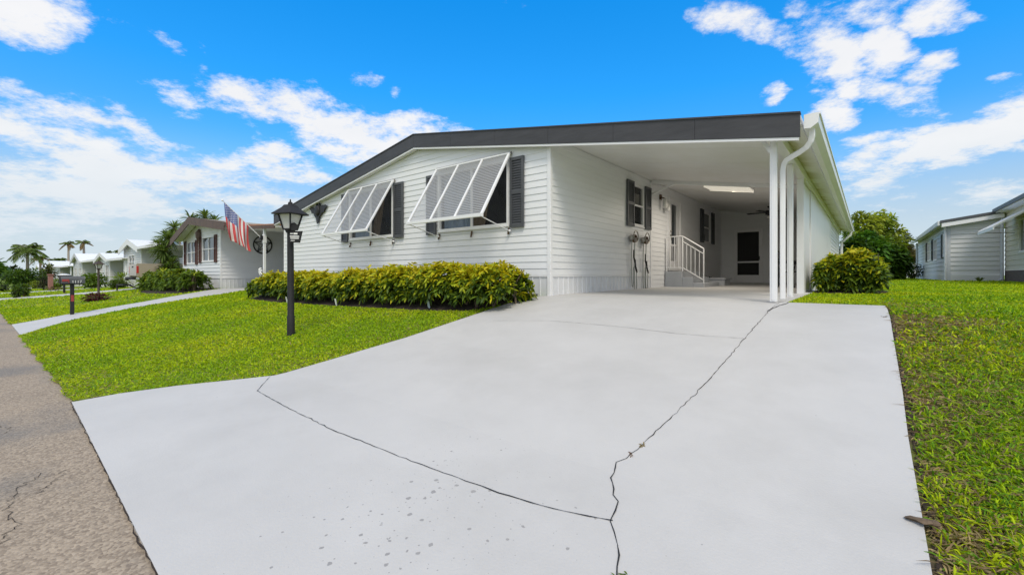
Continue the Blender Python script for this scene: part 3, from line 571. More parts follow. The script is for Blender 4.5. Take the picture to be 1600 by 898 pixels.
# windows and shutters
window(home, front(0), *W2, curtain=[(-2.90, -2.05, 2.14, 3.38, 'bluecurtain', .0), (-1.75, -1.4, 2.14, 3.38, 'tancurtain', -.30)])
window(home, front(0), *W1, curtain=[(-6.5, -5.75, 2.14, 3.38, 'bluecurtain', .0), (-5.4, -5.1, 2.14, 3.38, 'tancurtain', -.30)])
for (s0, s1) in ((-3.36, -3.04), (-.90, -.57), (-6.99, -6.68), (-4.59, -4.22)): shutter(home, front(0), s0, s1, 2.06, 3.40)
window(home, right(0), *SW1, mull=False, cross=True, curtain=[(3.6, 4.17, 2.95, 3.2, 'curtain', 0)])
window(home, right(0), *SW2, mull=False, cross=True, glass='glassdark')
for (s0, s1) in ((3.17, 3.55), (4.25, 4.62)): shutter(home, right(0), s0, s1, 2.33, 3.42)
for (s0, s1) in ((9.02, 9.38), (10.36, 10.72)): shutter(home, right(0), s0, s1, 2.28, 3.42)
# propped window awnings: white tube frames with woven screens, on two stays
def awning(x0, x1, zh, out, zl, name='window_awning'):
    fr = MB(); top = lambda x, t: (x, -.07-(out-.07)*t, zh+(zl-zh)*t)
    for i in range(4): x = x0+(x1-x0)*i/3; fr.bar(top(x, .0), top(x, 1), .056 if i in (0, 3) else .045, .034)
    fr.bar(top(x0-.02, 0), top(x1+.02, 0), .04, .034); fr.bar(top(x0-.03, 1), top(x1+.03, 1), .06, .06)
    a = fr.build(name, M['trim'], home, bevel=.004)
    hb = MB(); hb.bar((x0-.03, -.045, zh+.012), (x1+.03, -.045, zh+.012), .03, .045); hb.build('hinge_rail', M['rust'], a)
    for i in range(3):
        xa = x0+(x1-x0)*i/3+.018; xb = x0+(x1-x0)*(i+1)/3-.018
        s = MB(); s.poly([top(xa, .01), top(xb, .01), top(xb, .985), top(xa, .985)]); s.build('screen', M['screen'], a)
    for x in (x0+.02, x1-.02):
        s = MB(); s.tube([(x, -out+.02, zl-.02), (x+.01, -.06, zl-.22)], .0095, 8); s.ball((x+.01, -.045, zl-.22), .028, 8, 5); s.build('stay', M['trim'], a, smooth=True)
    for t in (0.02, .5, .98):
        s = MB(); x = x0+(x1-x0)*t; s.bar((x, -.028, zl-.16), (x, -.05, zl-.27), .026, .03); s.ball((x, -.055, zl-.27), .02, 6, 4); s.build('latch', M['brass'], a)
awning(-2.98, -.90, 3.49, .86, 2.225); awning(-6.60, -4.58, 3.47, .82, 2.20)
# storm door at the steps
b = MB(); mp = right(0); d0, d1, e0, e1 = DOOR
for q in ((d0-.05, d0+.03, e0, e1+.06), (d1-.03, d1+.05, e0, e1+.06), (d0+.03, d1-.03, e1, e1+.06)): pbox(b, mp, q[0], q[1], -.04, .045, q[2], q[3])
pbox(b, mp, d0+.03, d1-.03, -.04, .02, e0, e0+.28)
pbox(b, mp, d0+.03, d0+.22, -.04, .018, e0+.28, e1); pbox(b, mp, d1-.22, d1-.03, -.04, .018, e0+.28, e1); pbox(b, mp, d0+.22, d1-.22, -.04, .018, e1-.10, e1); pbox(b, mp, d0+.22, d1-.22, -.04, .017, e0+.72, e0+.78)
for k in range(1, 4): s = d0+.22+(d1-d0-.44)*k/4; pbox(b, mp, s-.012, s+.012, -.0, .016, e0+.28, e0+.72)
dr = b.build('door', M['trim'], home, bevel=.004)
b = MB(); pbox(b, mp, d0+.20, d1-.20, -.035, -.03, e0+.26, e1-.08); b.build('pane', M['glassdark'], dr)
b = MB(); pbox(b, mp, d0+.06, d0+.10, .018, .07, 2.15, 2.32); b.ball(mp(d0+.08, .06, 2.42), .03, 8, 5); b.build('handle', M['rust'], dr, smooth=True)
b = MB(); pbox(b, mp, d0-.06, d1+.06, 0, .075, e0-.05, e0-.003); b.build('door_sill', M['iron'], home)
# black-screened back door
b = MB(); mp = front(11.9)
for q in ((.47, .53, .80, 2.90), (1.35, 1.41, .80, 2.90), (.53, 1.35, 2.84, 2.90), (.53, .575, .80, 2.84), (1.305, 1.35, .80, 2.84), (.575, 1.305, 1.62, 1.68), (.575, 1.305, .82, 1.16), (.575, 1.305, 2.78, 2.84)): pbox(b, mp, q[0], q[1], -.03, .04 if q[0] in (.47, 1.35) or q[2] == 2.84 and q[0] == .53 else .026, q[2], q[3])
dr = b.build('screen_door', M['trim'], home, bevel=.004)
b = MB(); pbox(b, mp, .56, 1.32, -.012, -.008, 1.14, 2.80); b.build('screen', M['grid'], dr)
b = MB(); pbox(b, mp, 1.31, 1.335, .026, .07, 1.72, 1.86); b.build('handle', M['iron'], dr)
# coach light beside the door and ceiling light panel
b = MB(); mp = right(0); pbox(b, mp, 5.28, 5.40, .02, .05, 3.22, 3.36); b.bar((.05, 5.34, 3.29), (.14, 5.34, 3.25), .03, .03); lt = b.build('wall_light', M['brass'], home, bevel=.005)
b = MB(); b.lathe(.16, 5.34, [(.03, 3.24), (.05, 3.18), (.065, 3.10), (.07, 3.02), (.05, 2.98)], 12); b.lathe(.13, 5.62, [(.02, 3.16), (.055, 3.12), (.075, 3.02), (.07, 2.93)], 12); b.build('globe', M['frost'], lt, smooth=True)
b = MB(); f = lambda x, dz: under(x)-dz
b.prism([(1.22, 5.0, f(1.22, .002)), (2.28, 5.0, f(2.28, .002)), (2.28, 5.0, f(2.28, .035)), (1.22, 5.0, f(1.22, .035))], (0, .62, 0)); cl_ = b.build('ceiling_light', M['trim'], home)
b = MB(); b.prism([(1.25, 5.03, f(1.25, .036)), (2.25, 5.03, f(2.25, .036)), (2.25, 5.03, f(2.25, .075)), (1.25, 5.03, f(1.25, .075))], (0, .56, 0)); b.build('diffuser', M['lit'], cl_, bevel=.01)
la = bpy.data.lights.new('carport_fill', 'AREA'); la.shape = 'RECTANGLE'; la.size = 1.0; la.size_y = .55; la.energy = 68; la.color = (1, .90, .76); la.spread = math.radians(175); lo_ = bpy.data.objects.new('carport_fill', la); COL.objects.link(lo_); lo_.parent = home; lo_.location = (1.75, 5.31, under(1.75)-.085-.78)  # added fill light, hung below the panel to brighten the carport interior
# ---- things on and under the home
t = thing('ceiling_fan', 'dark ceiling fan hanging from the carport ceiling near the back wall', 'fan', 2.15, 8.6, 3.25)
b = MB(); b.lathe(2.15, 8.6, [(.07, 3.235), (.06, 3.19), (.018, 3.18), (.018, 3.12), (.11, 3.10), (.13, 3.04), (.10, 2.98), (.05, 2.96)], 14); b.build('motor', M['iron'], t, smooth=True)
b = MB(); b.ball((2.15, 8.6, 2.91), (.07, .07, .055), 12, 8); b.build('lamp', M['frost'], t, smooth=True)
for k in range(5):
    a = 2*math.pi*k/5+.55; c, s = math.cos(a), math.sin(a); b = MB()
    b.hexa([(2.15+c*r-s*w, 8.6+s*r+c*w, 3.045+z+w*.12) for z in (0, .008) for r, w in ((.12, -.04), (.62, -.07), (.62, .07), (.12, .04))]); b.build('blade', M['iron'], t)
t = thing('porch_steps', 'blue-grey concrete steps below the white side door in the carport', 'steps', .5, 6.4, .8)
b = MB(); b.box(.03, .50, 5.68, 7.25, .80, 1.26); b.build('landing', M['concrete'], t, bevel=.01)
for x0, z1 in ((.503, 1.10), (.783, .945)): b = MB(); b.box(x0, x0+.277, 5.68, 7.25, .80, z1); b.build('step', M['concrete'], t, bevel=.01)
r = MB(); R_ = .016
r.tube([(.05, 5.72, 2.22), (.50, 5.72, 2.22), (1.05, 5.72, 1.86)], R_, 8); r.tube([(.05, 5.72, 1.36), (.50, 5.72, 1.36), (1.05, 5.72, 1.02)], R_*.8, 8); r.tube([(.50, 5.72, 2.08), (1.05, 5.72, 1.72)], R_*.7, 8)
for x, za, zb in ((.50, 1.262, 2.22), (1.05, .80, 1.86), (.06, 1.262, 2.22)): r.tube([(x, 5.72, za), (x, 5.72, zb)], R_*1.1, 8)
for i in range(1, 5): x = .50+.55*i/5; r.tube([(x, 5.72, 1.36-.34*i/5), (x, 5.72, 2.08-.36*i/5)], R_*.6, 6)
for i in range(1, 4): x = .06+.44*i/4; r.tube([(x, 5.72, 1.36), (x, 5.72, 2.22)], R_*.6, 6)
r.build('handrail', M['trim'], t, smooth=True)
t = thing('concrete_planter', 'low grey concrete block planter on the carport floor behind the steps', 'planter', .75, 8.2, .8)
b = MB(); b.box(.35, 1.1, 7.7, 8.4, .80, 1.02); b.box(.32, 1.13, 7.67, 8.43, 1.022, 1.07); b.build('box', M['concrete'], t, bevel=.012)
pos, d = blob_points(36, (.6, 7.95, 1.06), (.05, .05, .02)); d[:, 2] = abs(d[:, 2])+.5; strips('plant', pos, d, .12, .02, .3, np.array([.02, .03, .015]), t)
b = MB(); b.box(1.15, 2.0, 7.3, 7.9, .812, .826); o = b.build('door_mat', M['mat'], None, (1.5, 7.6, .81), bevel=.004); tag(o, 'thin dark mat lying on the carport floor beyond the steps', 'mat')
# wall-mounted hose hangers
def hose_hanger(y, label, seed):
    rr = random.Random(seed); t = thing('hose_hanger', label, 'hose hanger', 0, y, 1.9, 'hose hangers on the carport wall')
    b = MB(); b.box(.025, .045, y-.09, y+.09, 1.96, 2.10); b.box(.045, .15, y-.05, y+.05, 1.98, 2.05); b.tube([(.15, y+.13*math.cos(a), 2.08+.13*math.sin(a)) for a in np.linspace(0, 2*math.pi, 15)[:-1]], .014, 7, closed=True)
    b.lathe(.09, y-.13, [(.03, 1.98), (.05, 2.0), (.05, 2.08), (.03, 2.1)], 10); b.build('bracket', M['rust'], t, smooth=True)
    b = MB()
    for k in range(4): b.tube([(.09+.012*k, y+.095*math.cos(a)+.005*k, 2.03+.085*math.sin(a)) for a in np.linspace(0, 2*math.pi, 15)[:-1]], .013, 6, closed=True)
    b.build('coil', M['brass'], t, smooth=True)
    for k in range(2):
        b = MB(); y0 = y-.10+.17*k; dn = .85-.25*rr.random()
        b.tube([(.09, y0, 2.0), (.08, y0-.01, 1.5), (.07, y0+.02, dn+.35), (.07, y0+.06, dn+.08), (.075, y0+.10, dn+.05), (.08, y0+.13, dn+.2), (.08, y0+.12, 1.35)], .010, 6); b.build('hose', M['hose'], t, smooth=True)
    for k in range(2):
        b = MB(); y0 = y-.02+.10*k; z0 = 1.42+.1*rr.random()-.18*k; b.tube([(.10, y0, z0+.26), (.10, y0+.01, z0+.08), (.12, y0+.02, z0), (.12, y0+.05, z0-.05)], [.012, .02, .024, .014], 8); b.build('nozzle', M['iron'], t, smooth=True)
hose_hanger(3.42, 'wall hanger with brown coiled hose under the left shutter, nearer the street', 1)
hose_hanger(4.12, 'wall hanger with coiled hose nearest the vertical trim and steps', 2)
# dark scrolled iron chairs half behind the posts
def iron_chair(x, y, rz, label):
    t = thing('garden_chair', label, 'chair', x, y, .80, 'black iron chairs in the carport'); t.rotation_euler.z = ANG
    c, s = math.cos(rz), math.sin(rz); T = lambda p: (x+p[0]*c-p[1]*s, y+p[0]*s+p[1]*c, .80+p[2])
    b = MB(); 
    for k in range(9): u = -.24+.06*k; b.bar(T((u, -.22, .44)), T((u, .24, .44)), .022, .02)
    b.bar(T((-.26, -.24, .44)), T((.26, -.24, .44)), .03, .03); b.bar(T((-.26, .24, .44)), T((.26, .24, .44)), .03, .03); b.build('seat', M['iron'], t)
    b = MB(); b.tube([T((-.26, .24, .44)), T((-.27, .30, .85)), T((-.15, .32, .98)), T((0, .32, 1.02)), T((.15, .32, .98)), T((.27, .30, .85)), T((.26, .24, .44))], .018, 7)
    for k in range(-2, 3): b.tube([T((k*.08, .25, .46)), T((k*.08+.05, .28, .62)), T((k*.08-.04, .29, .76)), T((k*.07, .31, .95))], .011, 6)
    for sx in (-1, 1): b.tube([T((sx*(.12+.07*math.cos(a)), .30, .72+.07*math.sin(a))) for a in np.linspace(0, 2*math.pi, 11)[:-1]], .011, 6, closed=True)
    b.build('backrest', M['iron'], t, smooth=True)
    for sx in (-1, 1):
        b = MB(); b.tube([T((sx*.27, .27, .68)), T((sx*.29, .05, .70)), T((sx*.30, -.18, .68)), T((sx*.30, -.27, .62)), T((sx*.29, -.25, .55)), T((sx*.28, -.20, .58))], .018, 7); b.tube([T((sx*.29, -.18, .68)), T((sx*.26, -.22, .44))], .014, 6); b.build('armrest', M['iron'], t, smooth=True)
    for sx in (-1, 1):
        for sy in (-1, 1):
            b = MB(); b.tube([T((sx*.25, sy*.22, .44)), T((sx*.27, sy*.26, .25)), T((sx*.24, sy*.25, .10)), T((sx*.29, sy*.31, .012))], [.02, .018, .015, .018], 7); b.build('leg', M['iron'], t, smooth=True)
    return t
iron_chair(2.82, 7.0, 1.2, 'black scrolled iron chair half hidden behind the front carport post')
iron_chair(2.95, 6.2, 1.75, 'black scrolled iron chair seen between the downspout and the last carport post')
iron_chair(3.05, 7.6, -1.6, 'dark iron chair deepest in the carport, right of all the posts')
# wall ornament: spread-winged bird
pts = [(-.52, .13), (-.36, .17), (-.20, .10), (-.11, .13), (-.10, .22), (-.03, .25), (-.02, .12), (.04, .10), (.06, .23), (.12, .24), (.13, .14), (.28, .17), (.44, .16), (.54, .10), (.42, .05), (.36, -.04), (.24, -.06), (.16, -.14), (.08, -.17), (.04, -.34), (-.04, -.36), (-.10, -.18), (-.18, -.14), (-.24, -.04), (-.36, -.02), (-.40, .06)]
b = MB(); b.prism([(-8.30+x, -.07, 3.05+z) for x, z in pts], (0, .03, 0)); b.ball((-8.30, -.08, 3.08), (.13, .05, .17), 10, 6); o = b.build('bird_ornament', M['iron'], None, (-8.30, -.04, 3.05)); tag(o, 'black metal spread-winged bird ornament on the white gable beside the lamp', 'wall ornament')

# ================================================================ LAMP POSTS, MAILBOX
def lamp_post(x, y, top, label, m_='black', lean=(0, 0), scale=1., sign=False):
    z0 = h(x, y); t = thing('lamp_post', label, 'lamp post', x, y, z0, 'lamp posts on the front lawns'); k = scale
    X = lambda z: (x+lean[0]*(z-z0), y+lean[1]*(z-z0))
    zh = top-.44*k
    b = MB(); b.tube([(*X(z0-.05), z0-.05), (*X(z0+.3), z0+.3), (*X(z0+.31), z0+.31), (*X(zh), zh)], [.055*k, .053*k, .047*k, .045*k], 12); b.tube([(*X(zh-.03), zh-.03), (*X(zh+.02), zh+.02)], [.06*k, .075*k], 12); b.build('pole', M[m_], t, smooth=True)
    cx, cy = X(zh)
    def sq(r, z, a=.35): return [(cx+r*math.cos(a+math.pi/4+i*math.pi/2), cy+r*math.sin(a+math.pi/4+i*math.pi/2), z) for i in range(4)]
    lo, hi = sq(.095*k, zh+.02), sq(.165*k, zh+.26*k); b = MB()
    for i in range(4): b.tube([lo[i], hi[i]], .013*k, 6); b.bar(lo[i], lo[(i+1) % 4], .02*k, .02*k); b.bar(hi[i], hi[(i+1) % 4], .02*k, .02*k)
    b.build('cage', M[m_], t)
    lo, hi = sq(.085*k, zh+.025), sq(.152*k, zh+.255*k); b = MB(); b.hexa([*lo, *hi]); b.build('glass', M['frost'], t)
    b = MB(); e, f_, g_ = sq(.255*k, zh+.25*k), sq(.12*k, zh+.345*k), sq(.085*k, zh+.385*k); e2 = sq(.255*k, zh+.238*k); b.hexa([*e2, *e]); b.hexa([*e, *f_]); b.hexa([*f_, *g_]); b.tube([(cx, cy, zh+.38*k), (cx, cy, zh+.425*k), (cx, cy, zh+.43*k), (cx, cy, zh+.47*k)], [.04*k, .03*k, .014*k, .008*k], 8); b.build('cap', M[m_], t)
    return t
lamp_post(-2.28, -3.55, 2.255, 'nearest black lamp post with four-sided lantern on the lawn before the hedge', lean=(.010, -.01))
# address sign hanging off the near lamp post
sx, sy, sz = -2.205, -3.56, 1.72
t = thing('hanging_sign', 'small black sign with white lines hanging on the nearest lamp post', 'sign', sx, sy, sz)
def SP(u, w, o=0): # tilted board plane facing the camera side
    c, s = math.cos(.62), math.sin(.62); u2, w2 = u*.99+w*.12, w*.99-u*.12*.2
    return (sx+.06+u2*c+o*s, sy-.02+u2*s-o*c, sz+w2)
b = MB(); b.hexa([SP(-.06, -.09, 0), SP(.12, -.09, 0), SP(.12, -.09, .012), SP(-.06, -.09, .012), SP(-.05, .075, 0), SP(.14, .085, 0), SP(.14, .085, .012), SP(-.05, .075, .012)]); b.build('board', M['black'], t)
b = MB(); b.prism([SP(-.04, .09), SP(.06, .09), SP(.065, .18), SP(.02, .185), SP(.0, .21), SP(-.045, .20)], tuple(np.array(SP(0, 0, .012))-np.array(SP(0, 0, 0)))); b.bar((sx-.03, sy, sz+.2), SP(.02, .19, .006), .015, .015); b.build('bracket', M['black'], t)
b = MB()
for u0, u1, w0, w1 in ((-.04, .0, .035, .05), (.01, .07, .03, .055), (-.04, .10, -.005, .012), (-.03, .10, -.033, -.018), (-.02, .04, -.065, -.055)): b.hexa([SP(u0, w0, .013), SP(u1, w0, .013), SP(u1, w0, .016), SP(u0, w0, .016), SP(u0, w1, .013), SP(u1, w1, .013), SP(u1, w1, .016), SP(u0, w1, .016)])
b.build('lettering', M['white'], t)
M['brownlamp'] = mat('dark_brown_paint', (.05, .035, .028), .6, .2, 9)
lamp_post(-18.28, -3.52, 1.72, 'brown lamp post rising from a red plant on the next lawn', 'brownlamp', scale=.76)
# third lamp: dish-like head
x, y = -30.4, -3.3; z0 = h(x, y); t = thing('lamp_post', 'short black lamp post with round white head, just left of the mailbox', 'lamp post', x, y, z0, 'lamp posts on the front lawns')
b = MB(); b.tube([(x, y, z0-.05), (x-.08, y, 1.02)], .05, 8); b.build('pole', M['black'], t); b = MB(); b.lathe(x-.08, y, [(.08, 1.02), (.24, 1.06), (.30, 1.12), (.30, 1.15)], 12); b.build('cage', M['black'], t); b = MB(); b.lathe(x-.08, y, [(.29, 1.151), (.22, 1.2), (.08, 1.24)], 12); b.build('cap', M['frost'], t)
# mailbox
x, y = -12.19, -4.86; z0 = h(x, y); t = thing('mailbox', 'dark mailbox with red flag and white numbers on a black post by the curved drive', 'mailbox', x, y, z0)
b = MB(); b.box(x-.04, x+.04, y-.04, y+.04, z0-.05, .90); b.box(x-.06, x+.06, y-.20, y+.20, .90, .93); b.build('post', M['black'], t, bevel=.006)
b = MB(); bw = .095; prof = [(-bw, .932), (bw, .932), (bw, 1.03)]+[(bw*math.cos(a), 1.03+bw*math.sin(a)) for a in np.linspace(.2, math.pi-.2, 8)]+[(-bw, 1.03)]
b.prism([(x+px_, y-.23, pz_) for px_, pz_ in prof], (0, .47, 0)); bx = b.build('box', M['shutter'], t, bevel=.004)
b = MB(); b.prism([(x+px_*1.04, y-.245, 1.02+(pz_-1.02)*1.04) for px_, pz_ in prof], (0, .02, 0)); b.build('door', M['black'], bx)
b = MB(); b.box(x+bw+.003, x+bw+.012, y-.20, y-.08, .985, 1.045); b.box(x+bw+.003, x+bw+.012, y-.08, y-.065, .95, 1.05); b.build('flag', M['redpaint'], t)
b = MB(); b.box(x+.0405, x+.044, y-.03, y+.03, .45, .62); b.build('plate', M['redpaint'], t)
def text(s, size, loc, rot, m_, parent, ext=.003):
    cu = bpy.data.curves.new('lettering', 'FONT'); cu.body = s; cu.size = size; cu.extrude = ext; cu.align_x = 'CENTER'; o = bpy.data.objects.new('lettering', cu); COL.objects.link(o)
    dg = bpy.context.evaluated_depsgraph_get(); me = bpy.data.meshes.new_from_object(o.evaluated_get(dg)); bpy.data.objects.remove(o)
    o = bpy.data.objects.new('lettering', me); COL.objects.link(o); me.materials.append(m_); o.parent = parent; g = ORG[parent.name]; o.location = (loc[0]-g[0], loc[1]-g[1], loc[2]-g[2]); o.rotation_euler = rot; ORG[o.name] = g; return o
text('1117', .10, (x+bw+.004, y+.08, .945), (math.radians(90), 0, math.radians(90)), M['white'], t)

# ================================================================ NEIGHBOURING HOMES
def gable_home(x0, x1, yf, depth, ztop, zeave, label, floor=None, fascia='trim', over=.45, wins=(), carport=None, wall='siding_far', shut=None, sk=True, lap=.15, roofm='roofwhite', name='neighbour_home', fh=.22, rend=None):
    """single-wide home: gable to the street, optional lean-to carport roof on its right with posts"""
    xm = (x0+x1)/2; z0 = h(xm, yf); fl = floor if floor is not None else z0+.42
    t = thing(name, label, 'house', xm, yf, z0)
    hw = (x1-x0)/2+.28; sl = (ztop-zeave)/hw; xr, zr = rend or (x1+.28, zeave); slr = (ztop-zr)/(xr-xm); rt = lambda s: ztop-(sl if s < xm else slr)*abs(s-xm)
    b = MB(); siding(b, x0, x1, fl, lambda s: rt(s)-.09, [(w[0], w[1], w[2], w[3]) for w in wins], front(yf), ch=lap, breaks=(xm,), d=.022); siding(b, yf, yf+depth, fl, lambda s: rt(x1)-.09, [], right(x1), ch=lap, d=.022); b.build('wall', M[wall], t)
    b = MB(); b.box(x0, x0+.05, yf+.1, yf+depth, z0-.3, rt(x0)-.1); b.box(x0+.06, x1-.06, yf+depth-.1, yf+depth, z0-.3, rt(x0)-.1); b.build('rear_wall', M[wall], t)
    if sk: b = MB(); ribs(b, x0, x1, lambda s: h(s, yf)-.1, fl-.002, front(yf), pitch=.15); ribs(b, yf, yf+depth, lambda s: h(x1, s)-.1, fl-.002, right(x1), pitch=.15); b.build('skirting', M['skirt'], t)
    b = MB(); pbox(b, front(yf), x1-.07, x1+.026, -.01, .034, z0-.05, rt(x1)-.1); pbox(b, front(yf), x0-.026, x0+.07, -.01, .034, z0-.05, rt(x0)-.1); b.build('corner_trim', M['trim'], t)
    b = MB(); P = [(x0-.28, zeave), (xm, ztop), (xr, zr)]; b.prism([(x, yf-over, z) for x, z in P]+[(x, yf-over, z-.06) for x, z in P[::-1]], (0, depth+over+.2, 0)); b.build('roof', M[roofm], t)
    b = MB()
    for (a, za), (c, zc) in zip(P, P[1:]): b.prism([(a, yf-over-.04, za-fh), (c, yf-over-.04, zc-fh), (c, yf-over-.04, zc+.03), (a, yf-over-.04, za+.03)], (0, .036, 0))
    b.box(xr+.003, xr+.04, yf-over-.04, yf+depth+.2, zr-.14, zr+.01); b.build('fascia', M[fascia], t)
    b = MB()
    for (a, za), (c, zc) in zip(P, P[1:]): b.prism([(a, yf-over, za-.09), (c, yf-over, zc-.09), (c, yf-over, zc-.062), (a, yf-over, za-.062)], (0, over-.03, 0))
    b.build('soffit', M['trim'], t)
    for w in wins:
        window(t, front(yf), w[0], w[1], w[2], w[3], mull=True, cross=True, glass='glassdark', depth=.4)
        if shut:
            for a, c in ((w[0]-.36, w[0]-.04), (w[1]+.04, w[1]+.34)): shutter(t, front(yf), a, c, w[2]-.06, w[3]+.04, shut, slats=False)
    if carport:
        xe, yc, zc, yd, cm = carport
        za = zeave-.03; b = MB(); b.prism([(x1+.04, yc, za), (xe, yc, zc), (xe, yc, zc-.07), (x1+.04, yc, za-.07)], (0, yd, 0)); b.build('carport_roof', M['trim'], t)
        b = MB(); b.prism([(x1+.33, yc-.03, za-.13), (xe, yc-.03, zc-.15), (xe, yc-.03, zc+.02), (x1+.33, yc-.03, za+.02)], (0, .028, 0)); b.build('carport_fascia', M[cm], t)
        for yy in (yc+.25, yc+yd*.5, yc+yd-.3): b = MB(); b.box(xe-.40, xe-.29, yy-.05, yy+.05, h(xe, yy), zc-.075); b.build('post', M['trim'], t)
    return t
h2 = gable_home(-21.6, -16.5, 0, 15, 3.72, 2.88, 'white single-wide home with brown roof edge, brown shutters and a flag over its drive', floor=1.02, fascia='brown', fh=.30, wins=[(-21.05, -19.75, 1.70, 2.74), (-18.85, -17.25, 1.76, 2.84)], wall='siding', shut='brownshut', rend=(-14.7, 3.17), roofm='palmbark')
b = MB(); b.prism([(-14.64, -.02, 3.03), (-11.3, -.02, 2.86), (-11.3, -.02, 2.79), (-14.64, -.02, 2.96)], (0, 12, 0)); b.build('carport_roof', M['soffit'], h2)
b = MB(); b.prism([(-14.65, -.06, 2.93), (-11.3, -.06, 2.76), (-11.3, -.06, 2.88), (-14.65, -.06, 3.05)], (0, .035, 0)); b.build('carport_fascia', M['brown'], h2)
b = MB(); b.prism([(-14.3, .1, 3.05), (-11.4, .1, 2.89), (-11.4, .1, 2.94), (-14.3, .1, 3.10)], (0, 11, 0)); b.build('carport_trim', M['terracotta'], h2)
b = MB(); b.lathe(-12.75, 2.2, [(.12, 2.9), (.12, 3.05), (.18, 3.06), (.18, 3.12)], 10); b.build('roof_vent', M['terracotta'], h2)
b = MB(); b.box(-12.39, -12.31, .01, .09, h(-12.35, 0)-.03, 2.83); b.box(-12.405, -12.295, -.005, .105, 2.3, 2.6); b.build('post', M['trim'], h2, bevel=.008)
b = MB()
for k in range(7): a = 2*math.pi*k/7; b.tube([(-12.35, -.06, 1.32), (-12.35+.10*math.cos(a), -.10, 1.32+.10*math.sin(a)), (-12.35+.17*math.cos(a+.2), -.08, 1.28+.15*math.sin(a+.2))], [.03, .025, .012], 6)
o = b.build('bow', M['trim'], None, (-12.35, -.06, 1.32), smooth=True); tag(o, 'white ribbon bow tied low on the white carport post under the flag', 'bow')
b = MB(); b.tube([(-19.05, -.06, 3.25), (-19.05, -.10, 3.05), (-19.05, -.10, 2.85), (-19.05, -.06, 2.62)], [.03, .13, .11, .03], 8); o = b.build('wall_plaque', M['brown'], None, (-19.05, -.05, 2.6)); tag(o, 'dark brown ornament high between the two gable windows with brown shutters', 'wall ornament')
b = MB(); sx, sy, sz = -16.46, 1.6, 2.50; R_ = .38                                         # ringed star
b.tube([(sx, sy+R_*math.cos(a), sz+R_*math.sin(a)) for a in np.linspace(0, 2*math.pi, 25)[:-1]], .028, 6, closed=True)
st = [(sy+(R_ if k % 2 == 0 else R_*.42)*math.sin(math.pi*k/5), sz+(R_ if k % 2 == 0 else R_*.42)*math.cos(math.pi*k/5)) for k in range(10)]
b.tube([(sx+.01, *p) for p in st], .02, 6, closed=True)
for k in range(0, 10, 2): b.tube([(sx+.01, sy, sz), (sx+.01, *st[k])], .012, 5)
o = b.build('star_ornament', M['iron'], None, (sx, sy, sz)); tag(o, 'black ringed metal star on the shaded white wall behind the post and flag', 'wall ornament')
# flag on a slanting staff
t = thing('flag', 'red, white and blue striped flag hanging from a slanting staff over the next carport', 'flag', -12.35, -.06, 2.55)
A0 = np.array((-12.35, -.08, 2.5)); T0 = np.array((-12.35, -1.27, 3.66)); b = MB(); b.tube([A0, T0], .014, 8); b.ball(T0, .035, 8, 6); b.build('staff', M['trim'], t, smooth=True)
b = MB(); b.box(-12.40, -12.30, -.10, -.022, 2.42, 2.56); b.build('bracket', M['iron'], t)
hd = (A0-T0)/np.linalg.norm(A0-T0); HO, FL = 1.04, 1.2; b = MB(); NH, NF = 39, 30; P0 = T0+hd*.07; mi = []
for i in range(NH+1):
    for j in range(NF+1):
        s, f = i/NH, j/NF
        p = P0+hd*HO*s*(1-.04*f)+np.array((0, .10*f, -1))*FL*f*(1-.22*s*f)
        p = p+np.array((1, 0, 0))*(.085*f**.7*math.sin(s*17+f*2.2)+.05*f*math.sin(s*7-f*3))+np.array((0, 1, 0))*(.03*f*math.sin(s*13+1.0)); b.v.append(tuple(p))
for i in range(NH):
    for j in range(NF): b.f.append((i*(NF+1)+j, (i+1)*(NF+1)+j, (i+1)*(NF+1)+j+1, i*(NF+1)+j+1)); mi.append(2 if (i < 21 and j < 12) else (0 if (i//3) % 2 == 0 else 1))
m = mat('blue_cloth_with_stars', (.10, .13, .32), .8, .1, 8); tt = m.node_tree; p = tt.nodes['Principled BSDF']; uvn = tt.nodes.new('ShaderNodeAttribute'); uvn.attribute_name = 'star'
base = p.inputs['Base Color'].links[0].from_socket; gt = tt.nodes.new('ShaderNodeMath'); gt.operation = 'GREATER_THAN'; gt.inputs[1].default_value = .5; tt.links.new(uvn.outputs['Fac'], gt.inputs[0]); tt.links.new(attach(tt, gt.outputs[0], base, (.7, .68, .68)), p.inputs['Base Color'])
fo = b.build('cloth', [M['red'], M['whitecloth'], m], t, smooth=True); fo.data.polygons.foreach_set('material_index', mi)
star = fo.data.attributes.new('star', 'FLOAT', 'POINT'); sv = [0.]*len(fo.data.vertices)
for i in range(1, 21):
    for j in range(1, 12):
        if (i % 4 == 2 and j % 2 == 1) or (i % 4 == 0 and j % 2 == 0): sv[i*(NF+1)+j] = 1.
star.data.foreach_set('value', sv); md = fo.modifiers.new('thickness', 'SOLIDIFY'); md.thickness = .004
